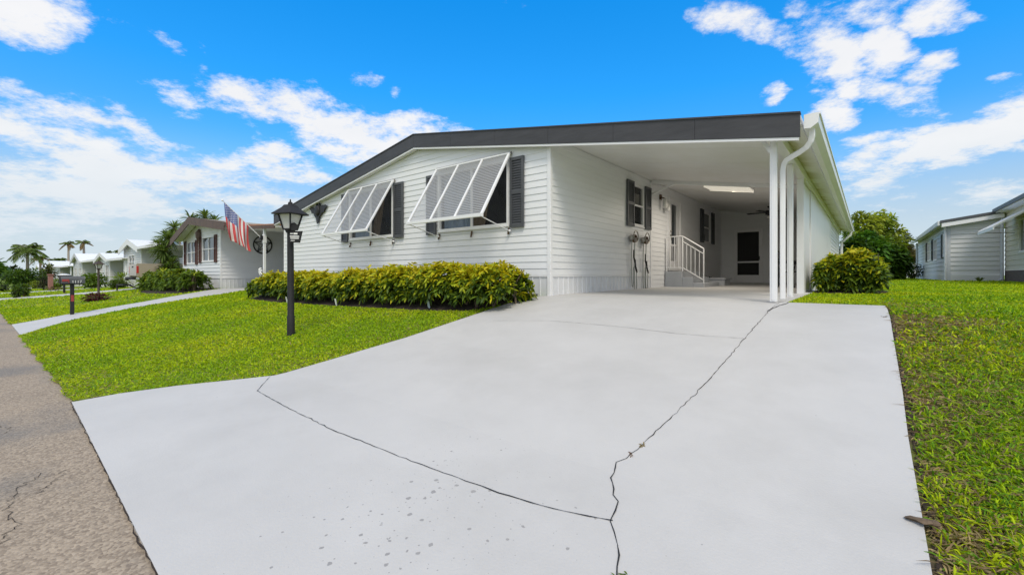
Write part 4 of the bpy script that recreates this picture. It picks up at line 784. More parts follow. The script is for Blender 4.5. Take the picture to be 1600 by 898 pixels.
# further homes down the street
h3 = gable_home(-36.1, -31.1, .2, 14, 3.52, 2.92, 'grey-white home with white metal roof and glazed gable behind the tan truck', floor=.95, fascia='trim', fh=.34, over=.25, wins=[(-34.6, -32.9, 1.5, 2.5)], carport=(-26.1, -.1, 2.93, 10, 'trim'))
h4 = gable_home(-46.1, -41.0, .2, 14, 2.95, 2.38, 'low white-gabled home with tall narrow windows behind the brown lamp post', floor=.62, fascia='trim', fh=.26, over=.25, wins=[(-45.2, -44.0, .9, 1.9), (-42.9, -41.5, .9, 2.0)], carport=(-35.0, -.1, 2.36, 9, 'trim'))
h5 = gable_home(-60.2, -54.4, .2, 14, 3.35, 2.5, 'grey home with a steep pointed gable right behind the mailbox', floor=.5, fascia='siding_far', fh=.3, over=.25, wins=[(-59.3, -58, .8, 1.9), (-56.4, -55.1, .8, 1.9)], carport=(-46.6, 0, 2.5, 10, 'trim'))
h6 = gable_home(-75.5, -69.2, 0, 14, 2.9, 2.2, 'distant low home with white roof, furthest in the row, left of the mailbox', floor=.4, fascia='trim', fh=.25, over=.6, wins=[(-74.2, -73, .8, 1.8), (-71.4, -70.2, .8, 1.8)], carport=(-62.5, 0, 2.2, 10, 'trim'))
h7 = gable_home(-92, -85.5, 0, 14, 2.7, 2.1, 'tiny far home with a white awning between the palm trunk and the red post', floor=.4, fascia='trim', fh=.25, over=.6, carport=(-79, 0, 2.1, 8, 'trim'))
# long home to the right, set back, in two sections
hr = thing('side_home', 'pale grey-white sided home at the far right of the lawn, with a cream end', 'house', 9, 19.8, .85)
b = MB(); ta = lambda s: 3.40+.155*(s-7.1); siding(b, 7.1, 8.72, 1.18, ta, [], front(19.8), ch=.19, d=.028)
WR = [(26.2, 27.5, 1.95, 2.95), (23.2, 24.6, 1.9, 2.95), (20.55, 20.95, 2.0, 3.05)]
siding(b, 19.8, 33.6, 1.18, lambda s: 3.4, WR, left(7.1), ch=.19, d=.024); b.build('wall', M['siding_far'], hr)
b = MB(); siding(b, 12, 19.8, 1.35, lambda s: 3.8, [(16.2, 17.6, 2.0, 3.2)], left(8.78), ch=.19, d=.024); siding(b, 8.78, 14.5, 1.35, lambda s: 3.8+.15*min(s-8.78, 14.5-s), [], front(12), ch=.19, breaks=(11.64,)); b.build('cream_wall', M['siding_beige'], hr)
b = MB(); pbox(b, front(19.8), 7.1, 8.72, 0, .02, .7, 1.175); pbox(b, left(7.1), 19.8, 33.6, 0, .02, .7, 1.175); b.build('skirting', M['siding_far'], hr)
b = MB(); pbox(b, left(8.78), 12, 19.8, -.03, .02, .7, 1.345); pbox(b, front(12), 8.8, 14.5, -.03, .02, .7, 1.345); b.build('brown_skirting', M['brownskirt'], hr)
b = MB(); b.prism([(6.85, 19.5, 3.44), (11.6, 19.5, 4.18), (16.4, 19.5, 3.44), (16.4, 19.5, 3.38), (11.6, 19.5, 4.12), (6.85, 19.5, 3.38)], (0, 14.4, 0)); b.prism([(8.45, 11.7, 3.80), (11.64, 11.7, 4.3), (14.8, 11.7, 3.80), (14.8, 11.7, 3.73), (11.64, 11.7, 4.23), (8.45, 11.7, 3.73)], (0, 8.0, 0)); b.build('roof', M['trim'], hr)
b = MB(); b.prism([(6.85, 19.46, 3.37), (8.6, 19.46, 3.645), (8.6, 19.46, 3.76), (6.85, 19.46, 3.48)], (0, .035, 0)); b.box(8.40, 8.445, 11.7, 19.7, 3.70, 3.83); b.build('grey_edge', M['shutter'], hr)
b = MB(); b.prism([(6.9, 19.48, 3.20), (8.7, 19.48, 3.48), (8.7, 19.48, 3.64), (6.9, 19.48, 3.365)], (0, .3, 0)); b.box(6.78, 6.845, 19.5, 33.9, 3.28, 3.46); b.box(8.46, 8.76, 11.8, 19.7, 3.66, 3.725); b.build('fascia', M['trim'], hr)
b = MB(); pbox(b, front(19.8), 7.06, 7.2, -.02, .04, .8, 3.3); b.tube([(7.0, 19.62, 3.28), (7.03, 19.7, 3.1), (7.03, 19.7, .95), (6.95, 19.6, .9)], .045, 8); b.tube([(8.62, 19.55, 3.7), (8.66, 19.6, 3.5), (8.66, 19.6, 1.0), (8.55, 19.5, .93)], .05, 8); b.tube([(7.02, 33.4, 3.3), (7.02, 33.4, .9)], .05, 8); b.build('downspout', M['greyblue'], hr)
for i, w in enumerate(WR): window(hr, left(7.1), *w, mull=True, cross=True, glass='glassdark', depth=.3)
for a, c in ((27.55, 28.05), (24.65, 25.2), (20.98, 21.3)): shutter(hr, left(7.1), a, c, 1.9, 3.0, slats=False)
window(hr, left(8.78), 16.2, 17.6, 2.0, 3.2, mull=True, glass='glassdark', depth=.4)
b = MB(); b.hexa([(7.82, 15.6, 2.80), (8.75, 15.6, 3.40), (8.75, 18.3, 3.40), (7.82, 18.3, 2.80), (7.82, 15.6, 2.84), (8.75, 15.6, 3.44), (8.75, 18.3, 3.44), (7.82, 18.3, 2.84)])
b.box(7.80, 7.83, 15.6, 18.3, 2.72, 2.84)
for k in range(9): y = 15.6+2.7*k/8; b.bar((7.82, y, 2.86), (8.75, y, 3.46), .05, .03)
aw = b.build('awning', M['trim'], hr)
for y in (15.7, 18.2): b = MB(); b.tube([(7.86, y, 2.8), (8.75, y, 2.75)], .012, 6); b.build('stay', M['rust'], aw)
# glimpse of a home beyond the trees
b_ = thing('distant_home', 'tiny pale home just visible through the trees left of the grey-white home', 'house', 8.2, 62, .9)
b = MB(); b.box(5.6, 11.5, 60, 66, .9, 2.9); b.build('wall', M['siding_far'], b_); b = MB(); b.prism([(5.2, 59.5, 2.9), (11.9, 59.5, 2.9), (8.5, 59.5, 4.1)], (0, 7, 0)); b.build('roof', M['palmbark'], b_)
b = MB(); b.box(6.0, 8.4, 59.94, 59.99, 1.2, 2.4); b.build('window', M['greyblue'], b_)

# ================================================================ TRUCK AND CAR
def wheel(parent, x, y, z, r, w):
    b = MB(); prof = [(r*.66, -w/2), (r*.95, -w/2), (r, -w*.3), (r, w*.3), (r*.95, w/2), (r*.66, w/2)]; n = 20; b0 = 0
    for pr, pw in prof:
        for k in range(n): a = 2*math.pi*k/n; b.v.append((x+pw, y+pr*math.cos(a), z+pr*math.sin(a)))
    for i in range(len(prof)-1):
        for k in range(n): b.f.append((i*n+k, i*n+(k+1) % n, (i+1)*n+(k+1) % n, (i+1)*n+k))
    t_ = b.build('wheel', M['rubber'], parent, smooth=True)
    b = MB(); b.prism([(x-w*.35, y+r*.66*math.cos(a), z+r*.66*math.sin(a)) for a in np.linspace(0, 2*math.pi, 17)[:-1]], (w*.7, 0, 0)); b.build('rim', M['rust'], t_)
def arch(yc, zc, r, n=8): return [(yc-r*math.cos(a), zc+r*math.sin(a)) for a in np.linspace(0, math.pi, n)]
x0, x1, yr, g = -27.25, -25.5, -1.05, h(-26.4, 1)
t = thing('pickup_truck', 'tan pickup truck seen from behind, parked in front of the grey-white home', 'truck', -26.4, 1.6, g)
side = [(yr, g+.62), (yr, g+1.30), (yr+2.1, g+1.30), (yr+2.15, g+1.30), (yr+4.15, g+1.28), (yr+5.2, g+1.15), (yr+5.3, g+.6), (yr+4.95, g+.52)]+[(p, q) for p, q in arch(yr+4.35, g+.42, .46)[::-1]]+[(yr+3.6, g+.5), (yr+1.6, g+.5)]+[(p, q) for p, q in arch(yr+1.12, g+.42, .46)[::-1]]+[(yr+.5, g+.55)]
b = MB(); b.prism([(x1-.05, p, q) for p, q in side], (.05, 0, 0)); b.prism([(x0, p, q) for p, q in side], (.05, 0, 0)); b.box(x0+.055, x1-.055, yr+.06, yr+5.2, g+.62, g+.72); b.box(x0+.055, x1-.055, yr+3.9, yr+5.25, g+.73, g+1.2); b.box(x0+.055, x1-.055, yr+2.1, yr+2.16, g+.73, g+1.3); b.build('body', M['tanpaint'], t, bevel=.015)
b = MB(); b.hexa([(x0+.02, yr+2.2, g+1.305), (x1-.02, yr+2.2, g+1.305), (x1-.02, yr+4.1, g+1.29), (x0+.02, yr+4.1, g+1.29), (x0+.16, yr+2.3, g+1.78), (x1-.16, yr+2.3, g+1.78), (x1-.16, yr+3.5, g+1.78), (x0+.16, yr+3.5, g+1.78)]); cb = b.build('cab', M['tanpaint'], t, bevel=.03)
b = MB(); b.box(x0+.2, x1-.2, yr+2.20, yr+2.235, g+1.36, g+1.7); b.box(x1-.09, x1-.055, yr+2.5, yr+3.5, g+1.36, g+1.68); b.build('window', M['glassdark'], cb)
b = MB(); b.box(x0+.09, x1-.09, yr-.03, yr+.02, g+.66, g+1.29); tg = b.build('tailgate', M['tanpaint'], t, bevel=.012); b = MB(); b.box(-26.5, -26.26, yr-.045, yr-.031, g+1.1, g+1.18); b.build('handle', M['iron'], tg)
for a, c in ((x0-.01, x0+.08), (x1-.08, x1+.01)): b = MB(); b.box(a, c, yr-.035, yr+.06, g+.80, g+1.18); b.build('tail_light', M['tail'], t, bevel=.01)
b = MB(); b.box(x0+.02, x1-.02, yr-.20, yr-.04, g+.46, g+.60); b.box(-26.45, -26.3, yr-.34, yr-.201, g+.42, g+.50); b.build('bumper', M['black'], t, bevel=.01)
for yy in (yr+1.12, yr+4.35):
    for xx in (x0+.13, x1-.13): wheel(t, xx, yy, g+.38, .38, .24)
# hitch carrier behind the truck
t = thing('hitch_carrier', 'black metal hitch carrier frame standing behind the tan truck', 'carrier', -26.4, -1.5, h(-26.4, -1.5))
g2 = h(-26.4, -1.9); b = MB()
for xx in (-27.1, -26.4, -25.6): b.bar((xx, -1.30, g2+.36), (xx, -1.62, g2+.36), .07, .07)
for yy in (-1.32, -1.46, -1.60): b.bar((-27.15, yy, g2+.36), (-25.5, yy, g2+.36), .05, .06)
b.bar((-27.1, -1.6, g2+.36), (-27.1, -1.6, g2+.0), .06, .06); b.bar((-25.6, -1.35, g2+.34), (-25.1, -.8, g2+.02), .06, .06); b.build('frame', M['black'], t)
x0, x1, yr, g = -49.2, -47.5, -12.1, 0.
t = thing('parked_car', 'pale blue-grey car at the far left edge, only its rear quarter in view', 'car', -50, -7, 0)
yy0, yy1 = -8.1, -6.5; xa, xb = -46.5, -42.2
sd_ = [(xa, .35), (xa, .85), (xa+.5, .95), (xa+1.1, 1.40), (xb-1.5, 1.42), (xb-.7, .98), (xb, .88), (xb+.02, .35)]
b = MB(); b.prism([(p, yy0, q) for p, q in sd_], (0, yy1-yy0, 0)); b.build('body', M['carpaint'], t, bevel=.05)
b = MB(); b.prism([(p, yy1+.002, q) for p, q in ((xa+.75, .98), (xa+1.2, 1.34), (xb-1.6, 1.34), (xb-1.0, .98))], (0, .012, 0)); b.prism([(p, yy0-.014, q) for p, q in ((xa+.75, .98), (xa+1.2, 1.34), (xb-1.6, 1.34), (xb-1.0, .98))], (0, .012, 0)); b.build('window', M['glassdark'], t)
for xx in (xa+.8, xb-.8):
    for yy in (yy0+.1, yy1-.1):
        b = MB(); n = 18; b.prism([(xx+.31*math.cos(a), yy-.1, .31+.31*math.sin(a)) for a in np.linspace(0, 2*math.pi, n)[:-1]], (0, .2, 0)); w_ = b.build('wheel', M['rubber'], t); b = MB(); b.prism([(xx+.2*math.cos(a), yy-.108, .31+.2*math.sin(a)) for a in np.linspace(0, 2*math.pi, n)[:-1]], (0, .216, 0)); b.build('rim', M['rust'], w_)

# ================================================================ PLANTS
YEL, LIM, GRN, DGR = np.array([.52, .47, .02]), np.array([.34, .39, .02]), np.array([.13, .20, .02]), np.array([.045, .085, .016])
def hedge(name, label, cat, row, yc, depth, hts, n, leaf=(.11, .035), pal=(YEL, LIM, GRN, DGR), yel=.5, group=None, seed=1, zoff=0., stems=True, lo=.08):
    """row: (x0, x1); hts(x) height; whorls of drooping leaves over the outside and through the inside"""
    global rng; keep = rng; rng = np.random.default_rng(seed)
    x0, x1 = row; xm = (x0+x1)/2; t = thing(name, label, cat, xm, yc((x0+x1)/2), group=group)
    x = x0+(x1-x0)*rng.random(n); H_ = np.array([hts(v) for v in x]); ycv = np.array([yc(v) for v in x])
    # section: superellipse around the axis, most whorls near the surface
    th = rng.random(n)*math.pi; k = np.where(rng.random(n) < .72, .86+.16*rng.random(n), .35+.5*rng.random(n))
    bump_ = 1+.10*np.sin(x*5.1+seed)+.07*np.sin(x*11.3+2*seed+th*2)+.05*rng.normal(size=n)
    sgn = lambda a, p: np.sign(a)*np.abs(a)**p
    yo = sgn(np.cos(th), .55)*depth/2*k*bump_; zo = lo+(H_-lo)*(np.abs(np.sin(th))**.6)*k*bump_*.95
    e = np.minimum(x-x0, x1-x)/ (depth*.5); zo = np.where(e < 1, zo*(.55+.45*np.clip(e, 0, 1)**.5), zo)
    P = np.stack([x, ycv+yo, hh(x, ycv)+zo+zoff], 1)
    out = unit(np.stack([rng.normal(0, .55, n), np.cos(th)*1.0, .25+np.abs(np.sin(th))], 1)+rng.normal(0, .35, (n, 3))); m_ = 8
    ref = unit(np.cross(out, rng.normal(size=(n, 3)))); ref2 = np.cross(out, ref)
    a = (np.arange(m_)*2*math.pi/m_)[None, :]+rng.random((n, 1))*6.28
    D = np.cos(a)[..., None]*ref[:, None]+np.sin(a)[..., None]*ref2[:, None]+out[:, None]*(.35+.5*rng.random((n, m_, 1)))
    PP = np.repeat(P, m_, 0)+rng.normal(0, .012, (n*m_, 3)); D = D.reshape(-1, 3)
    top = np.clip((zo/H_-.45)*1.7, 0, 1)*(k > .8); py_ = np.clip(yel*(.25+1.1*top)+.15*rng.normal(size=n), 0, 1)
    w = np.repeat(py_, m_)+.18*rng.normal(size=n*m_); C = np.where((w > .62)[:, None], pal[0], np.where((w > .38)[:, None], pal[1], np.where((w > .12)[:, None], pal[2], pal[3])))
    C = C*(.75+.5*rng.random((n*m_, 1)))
    L_ = leaf[0]*(.7+.6*rng.random(n*m_)); strips('foliage', PP, D, L_, leaf[1]*(.8+.4*rng.random(n*m_)), .18+.3*rng.random(n*m_), C, t)
    if stems:
        b = MB(); q = max(3, int((x1-x0)/.28))
        for i in range(q):
            sx_ = x0+(x1-x0)*(i+.5)/q; sy_ = yc(sx_)+rng.normal(0, depth*.12); hb = h(sx_, sy_)
            for _ in range(3): b.tube([(sx_, sy_, hb-.02), (sx_+rng.normal(0, .06), sy_+rng.normal(0, .06), hb+hts(sx_)*.45), (sx_+rng.normal(0, .14), sy_+rng.normal(0, depth*.2), hb+hts(sx_)*.85)], [.012, .009, .005], 5)
        b.build('stem', M['bark'], t)
    rng = keep; return t
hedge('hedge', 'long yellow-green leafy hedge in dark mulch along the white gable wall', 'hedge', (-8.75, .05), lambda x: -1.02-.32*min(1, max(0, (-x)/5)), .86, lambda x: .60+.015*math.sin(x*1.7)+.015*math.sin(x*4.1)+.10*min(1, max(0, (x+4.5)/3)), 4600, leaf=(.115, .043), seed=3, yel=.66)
hedge('hedge', 'dark green clipped hedge below the windows with brown shutters', 'hedge', (-23.2, -16.55), lambda x: -.85, .9, lambda x: .86+.05*math.sin(x*3), 1100, leaf=(.17, .055), pal=(LIM, np.array([.12, .17, .02]), np.array([.15, .24, .03]), np.array([.07, .12, .02])), yel=.36, seed=5)
hedge('croton_bush', 'round yellow-green leafy bush beside the storage wall right of the posts', 'bush', (3.66, 4.68), lambda x: 4.25, 1.15, lambda x: .90-.12*abs(x-4.25), 1100, leaf=(.125, .047), seed=9, yel=.60)
def bush(name, label, x, y, r, hgt, n, cols, leaf=(.16, .06), group=None, cat='bush', trunk=False, dr=.4, squash=.75, skew=None):
    z0 = h(x, y); t = thing(name, label, cat, x, y, z0, group)
    P, d = [], []
    K = 7
    for k in range(K):
        a = 2*math.pi*k/K+rng.random(); rr = r*(.35 if k else 0)*(.8+.5*rng.random()); zc = z0+hgt*(.42+.22*rng.random())
        p, q = blob_points(n//K, (x+rr*math.cos(a), y+rr*math.sin(a), zc), (r*.62, r*.62, hgt*.40), .5); P.append(p); d.append(q)
    P = np.concatenate(P); d = np.concatenate(d); P[:, 2] = np.maximum(P[:, 2], z0+.03)
    c = np.array(cols)[rng.integers(0, len(cols), len(P))]*(.7+.6*rng.random((len(P), 1)))
    strips('foliage', P, d+rng.normal(0, .45, d.shape)+[0, 0, .3], leaf[0]*(.7+.6*rng.random(len(P))), leaf[1], dr, c, t)
    b = MB()
    for k in range(5): a = k*1.3; b.tube([(x, y, z0-.03), (x+r*.25*math.cos(a), y+r*.25*math.sin(a), z0+hgt*.35), (x+r*.5*math.cos(a), y+r*.5*math.sin(a), z0+hgt*.7)], [.03, .02, .01], 6)
    b.build('stem', M['bark'], t); return t
def palm(name, label, x, y, hgt, fl, nf, lean=(0, 0), group=None, z0=None, dead=0, r=.13, col=(.09, .14, .025), bias=None):
    z0 = h(x, y) if z0 is None else z0; t = thing(name, label, 'palm tree', x, y, z0, group); b = MB()
    X = lambda s: (x+lean[0]*s*s, y+lean[1]*s*s, z0+hgt*s)
    b.tube([X(s) for s in np.linspace(-.02, 1, 9)], [r*(1.35-.55*s) for s in np.linspace(0, 1, 9)], 9); b.build('trunk', M['palmbark'], t, smooth=True)
    top = np.array(X(1)); P, D, L_, C, S = [], [], [], [], []; rb = MB()
    for k in range(nf):
        a = 2*math.pi*k/nf*1.618*2+rng.random()*.4; e = .95-1.25*(k/nf)+rng.normal(0, .08); d0 = np.array([math.cos(a)*math.cos(e), math.sin(a)*math.cos(e), math.sin(e)]); drp = .55+.35*rng.random()+(.4 if e < 0 else 0)
        F_ = lambda s: top+d0*fl*s+np.array([0, 0, -1])*fl*drp*s*s*.75
        rb.tube([F_(s) for s in np.linspace(0, 1, 6)], [.035, .03, .022, .016, .01, .005], 5)
        sd2 = np.array([-math.sin(a), math.cos(a), 0]); dd = (k >= nf-dead)
        for s in np.linspace(.12, 1, 30):
            for sg in (-1, 1):
                P.append(F_(s)); tan_ = d0+np.array([0, 0, -1])*drp*1.5*s; D.append(sd2*sg*.85+tan_*.55+np.array([0, 0, -.35])); L_.append(fl*.34*math.sin(math.pi*min(.97, .12+s*.85))**.7+.05); C.append(np.array((.16, .11, .05) if dd else col)*(.7+.7*rng.random()))
    n = len(P); strips('crown', P, D, np.array(L_), .055, .35, np.array(C), t, segs=2); rb.build('frond_rib', M['palmbark'], t); return t
def pandan(name, label, x, y, heads, rad, z0=None):
    z0 = h(x, y) if z0 is None else z0; t = thing(name, label, 'tree', x, y, z0, None); b = MB(); P, D, C = [], [], []
    for (dx, dy, dz) in heads:
        c = np.array([x+dx, y+dy, z0+dz]); b.tube([(x, y, z0-.05), (x+dx*.35, y+dy*.35, z0+dz*.5), tuple(c)], [.09, .07, .06], 7)
        m_ = 90; u = unit(rng.normal(size=(m_, 3))+[0, 0, .45]); P.append(np.tile(c, (m_, 1))); D.append(u); C.append(np.array([.10, .15, .035])*(.6+.9*rng.random((m_, 1))))
    P, D, C = map(np.concatenate, (P, D, C)); strips('crown', P, D, rad*(.75+.4*rng.random(len(P))), .075, .35, C, t); b.build('trunk', M['bark'], t); return t
def tree(name, label, x, y, clumps, n, cols, leaf, trunk_r=.12, z0=None, group=None):
    z0 = h(x, y) if z0 is None else z0; t = thing(name, label, 'tree', x, y, z0, group); b = MB(); P, D, C = [], [], []; tot = sum(c[3]**2 for c in clumps)
    for (dx, dy, dz, r) in clumps:
        m_ = int(n*r*r/tot); p, d = blob_points(m_, (x+dx, y+dy, z0+dz), (r, r, r*.8), .45); base = np.array(cols[rng.integers(0, len(cols))])
        keepm = np.sin(p[:, 0]*3.1+dx*5)+np.sin(p[:, 1]*3.7)+np.sin(p[:, 2]*4.3+dy)+rng.normal(0, .8, m_) > -1.0
        P.append(p[keepm]); D.append((d+rng.normal(0, .5, d.shape))[keepm]); C.append((base*(.6+.8*rng.random((m_, 1))))[keepm])
        b.tube([(x, y, z0+.25*dz), (x+dx*.4, y+dy*.4, z0+dz*.55), (x+dx*.9, y+dy*.9, z0+dz*.95)], [trunk_r*.6, trunk_r*.4, trunk_r*.15], 6)
    P, D, C = map(np.concatenate, (P, D, C)); strips('crown', P, D, leaf[0]*(.7+.6*rng.random(len(P))), leaf[1], .3, C, t)
    b.tube([(x, y, z0-.1), (x+.03, y, z0+.8), (x, y, z0+1.6)], [trunk_r*1.3, trunk_r, trunk_r*.8], 8); b.build('trunk', M['bark'], t); return t
def ray_at(u, t):      # street-frame point under photo column u at forward distance t
    X = (u-800)/F*t; return toL(X, t)
G1, G2, G3 = (.085, .155, .018), (.13, .21, .025), (.20, .27, .03)
# right side: loose yellow-green tree behind, dense darker bush in front
def clumps_px(base_u, t0, items):
    """items: photo column, row, distance offset, radius in photo pixels -> offsets from the trunk"""
    bx, by = ray_at(base_u, t0); z0 = h(bx, by); out = []
    for (u, v, dt, rp) in items:
        t_ = t0+dt; a = ray_at(u, t_); out.append((a[0]-bx, a[1]-by, H+(430-v)/F*t_-z0, rp/F*t_))
    return bx, by, out
bx, by, cl_ = clumps_px(1352, 27, [(1352, 352, 0, 22), (1375, 350, .5, 20), (1335, 362, 0, 16), (1392, 362, 0, 16), (1405, 378, .5, 14), (1360, 375, 1, 26), (1385, 385, 0, 20), (1345, 338, 0, 10), (1372, 336, 0, 11), (1388, 343, .3, 9), (1332, 385, 0, 16)])
tree('leafy_tree', 'loose yellow-green tree rising highest between the two homes on the right', bx, by, cl_, 4200, [(.28, .34, .04), (.22, .27, .04), (.18, .27, .03)], (.30, .12), .12)
bx, by, cl_ = clumps_px(1372, 22, [(1340, 388, 0, 22), (1362, 392, 0, 24), (1386, 400, 0, 24), (1402, 412, .2, 17), (1345, 412, 0, 24), (1372, 418, 0, 24), (1330, 405, .5, 18), (1396, 425, 0, 13), (1356, 372, .4, 12), (1380, 380, .3, 12)])
tree('dense_shrub_tree', 'dense dark green tree with low branches standing before the taller yellow-green one', bx, by, cl_, 9000, [G1, (.045, .10, .014), G2, (.07, .17, .02)], (.26, .12), .13)
bx, by, cl_ = clumps_px(1412, 36, [(1402, 370, 0, 14), (1418, 378, 0, 13), (1410, 392, 0, 14), (1424, 400, 1, 11)])
tree('olive_tree', 'olive-brown tree at the left corner of the grey-white home', bx, by, cl_, 2200, [(.10, .09, .03), (.07, .09, .025)], (.30, .12), .12)
x, y = ray_at(1424, 27); bush('low_bush', 'low brown-green bush at the corner of the grey-white home', x, y, .75, .95, 700, [(.06, .07, .02), (.035, .05, .015)], (.16, .05))
x, y = ray_at(1530, 17.0); P = np.tile([x, y, h(x, y)], (16, 1)); D = rng.normal(0, .3, (16, 3))+[0, 0, 1]; o = strips('strap_leaf_plant', P, D, .30, .045, .3, np.array([.09, .13, .03]), None, (x, y, h(x, y)), m_='leaf'); tag(o, 'small upright strap-leaved plant against the grey-white wall', 'plant')
x, y = ray_at(1490, 40)
# distant tree line
for i, (u, t_, v0, w, c) in enumerate([(1440, 75, 412, 30, G1), (1405, 85, 415, 28, G1), (-60, 150, 418, 60, G1), (10, 170, 424, 30, (.035, .05, .02)), (200, 70, 424, 16, G1)]):
    bx, by, cl_ = clumps_px(u, t_, [(u+k*w*.35, v0+abs(k)*3+rng.normal(0, 2), rng.normal(0, 1), w*.30) for k in range(-2, 3)])
    tree('distant_tree', ['distant dark tree behind the right-hand home', 'distant tree seen past the dense green tree', 'distant dark tree beyond the end of the street', 'small hazy tree at the far left skyline', 'distant tree above the low white-gabled roof'][i], bx, by, cl_, 1500, [c], (w/F*t_*.2, w/F*t_*.08), .2)
# palms down the street on the left
def palm_px(label, u, t_, vtop, fpx, nf, **k):
    x, y = ray_at(u, t_); z0 = h(x, y); fl = fpx/F*t_; palm('palm_tree', label, x, y, H+(430-vtop)/F*t_-z0, fl, nf, group='palms down the street', z0=z0, **k)
palm_px('largest full-crowned palm, left of the street row above a round hedge', 43, 44, 388, 23, 26, r=.12)
palm_px('thin palm with drooping crown just left of the pointed gable', 107, 62, 380, 11, 11, dead=4, r=.13)
palm_px('thin palm leaning over the pointed gable with one curled frond', 132, 58, 378, 12, 9, dead=3, r=.14, lean=(-.8, 0))
palm_px('small brown-tinged palm right behind the largest palm', 63, 60, 402, 12, 12, dead=6, r=.12)
palm_px('low dark palm top showing above roofs left of the thin palms', 84, 75, 406, 9, 10, dead=0, r=.12)
palm_px('second low palm top beside the thin palms above the roofs', 97, 75, 405, 9, 10, dead=0, r=.12)
palm_px('small palm top above the low white-gabled roof, left one', 171, 60, 393, 5, 8, dead=0, r=.1)
palm_px('small palm top above the low white-gabled roof, right one', 183, 60, 392, 5, 8, dead=0, r=.1)
# strap-leaved trees beside and behind the next home
x, y = ray_at(252, 24.5); z0 = h(x, y); pandan('screw_pine', 'dark strap-leaved tree between the tan truck and the brown-edged home', x, y, [(0, 0, 2.3), (.3, .3, 2.75), (-.5, .1, 2.35), (.5, 0, 2.0), (.1, .2, 1.6), (.7, .3, 1.3)], .75)
x, y = ray_at(298, 30); pandan('screw_pine', 'strap-leaved treetop rising behind the brown-edged roof', x, y, [(0, 0, 4.6), (.9, .6, 4.7), (-.9, -.7, 4.0), (-1.4, -1, 3.4), (.4, .2, 4.2), (1.3, 1.0, 4.4)], .95)
def b_px(name, label, u, v, t_, wpx, hpx, n, cols, leaf=(.16, .06), **k):
    x, y = ray_at(u, t_); bush(name, label, x, y, wpx/2/F*t_, hpx/F*t_, n, cols, leaf, **k)
b_px('round_bush', 'round green bush in front of the tall narrow windows behind the brown lamp', 148, 447, 30, 34, 24, 1300, [G1, G2], (.16, .08))
b_px('small_bush', 'small dark bush left of the round green bush', 140, 447, 32, 12, 14, 300, [G1, (.03, .06, .015)], (.14, .06))
b_px('trimmed_bush', 'brownish trimmed bush under the second carport roof', 184, 447, 27, 26, 14, 700, [(.06, .075, .02), G1], (.13, .05))
b_px('fern_plant', 'feathery light-green plant behind the trimmed bush by the truck', 190, 447, 28.5, 22, 22, 260, [G2, G3], (.35, .05))
b_px('leafy_bush', 'bright green bush between the truck and the dark clipped hedge', 232, 452, 21.5, 28, 24, 900, [G3, G2, G1], (.18, .07))
b_px('tall_bush', 'tall dark bush at the corner of the brown-edged home', 265, 447, 24, 34, 40, 1200, [G1, (.035, .05, .015), (.06, .08, .02)], (.22, .06))
b_px('large_round_bush', 'large clipped round bush under the largest palm', 38, 440, 42, 52, 28, 2000, [G1, (.035, .075, .014)], (.25, .12))
b_px('dark_shrub', 'dark upright shrub on the verge nearest the street at the far left', 26, 464, 21.5, 12, 22, 500, [(.03, .05, .015), G1], (.12, .05))
b_px('green_shrub', 'green upright shrub right beside the dark verge shrub', 37, 463, 22.5, 17, 21, 600, [G1, (.10, .14, .02)], (.12, .05))
b_px('verge_shrub', 'dark shrub mass at the left picture edge behind the verge shrubs', 3, 450, 30, 26, 16, 500, [(.03, .045, .015), G1], (.14, .06))
b_px('yellow_bush', 'yellow-green low bush beyond the lawn left of the mailbox', 57, 446, 36, 20, 12, 350, [G3, (.14, .17, .03)], (.16, .07))
b_px('purple_bush', 'dark purplish bush beside the red post beyond the mailbox', 68, 448, 32, 14, 22, 450, [(.04, .035, .02), (.03, .05, .015)], (.14, .05))
b_px('garden_bush', 'bright green bush below the far homes right of the red post', 90, 444, 36, 22, 15, 450, [G2, G3], (.16, .07))
b_px('broad_bush', 'broad dim tree-like bush beside the tall thin palms', 74, 425, 50, 20, 34, 700, [(.09, .10, .02), (.06, .07, .02)], (.3, .1))
b_px('red_plant', 'dark red spiky plant round the foot of the brown lamp post', 152, 470, 16.6, 32, 11, 420, [(.10, .02, .03), (.06, .02, .025), (.12, .06, .05)], (.16, .035))
b_px('border_plant', 'low brown-red border plants left of the mailbox post', 88, 452, 30, 30, 5, 260, [(.10, .06, .03), (.06, .07, .02)], (.12, .04))
# reddish post by the far lawns
x, y = ray_at(79, 31); z0 = h(x, y); b = MB(); b.box(x-.22, x+.22, y-.12, y+.12, z0, z0+1.05); b.box(x-.27, x+.27, y-.16, y+.16, z0+1.052, z0+1.12); o = b.build('garden_pillar', mat('pink_painted_brick', (.30, .14, .12), .8, .15, 9), None, (x, y, z0), bevel=.01); tag(o, 'pinkish pillar standing on the far lawn left of the mailbox', 'pillar')
# white plant tags in the mulch
for i, (x, y, lb, cm) in enumerate(((-1.55, -1.50, 'pale blue plant tag in the mulch under the middle of the yellow-green hedge', 'carpaint'), (-4.16, -1.78, 'small white plant tag left of the blue one, stuck in the mulch', 'white'), (-6.15, -1.9, 'small white plant tag in the mulch close to the near lamp post', 'white'))):
    z0 = h(x, y)+.03; b = MB(); b.prism([(x-.028, y, z0), (x+.028, y, z0), (x+.028, y-.03, z0+.13), (x-.028, y-.03, z0+.13)], (0, .006, 0)); b.box(x-.006, x+.006, y+.001, y+.008, z0-.06, z0+.02); o = b.build('plant_tag', M[cm], None, (x, y, z0)); tag(o, lb, 'plant tag', 'plant tags in the mulch')
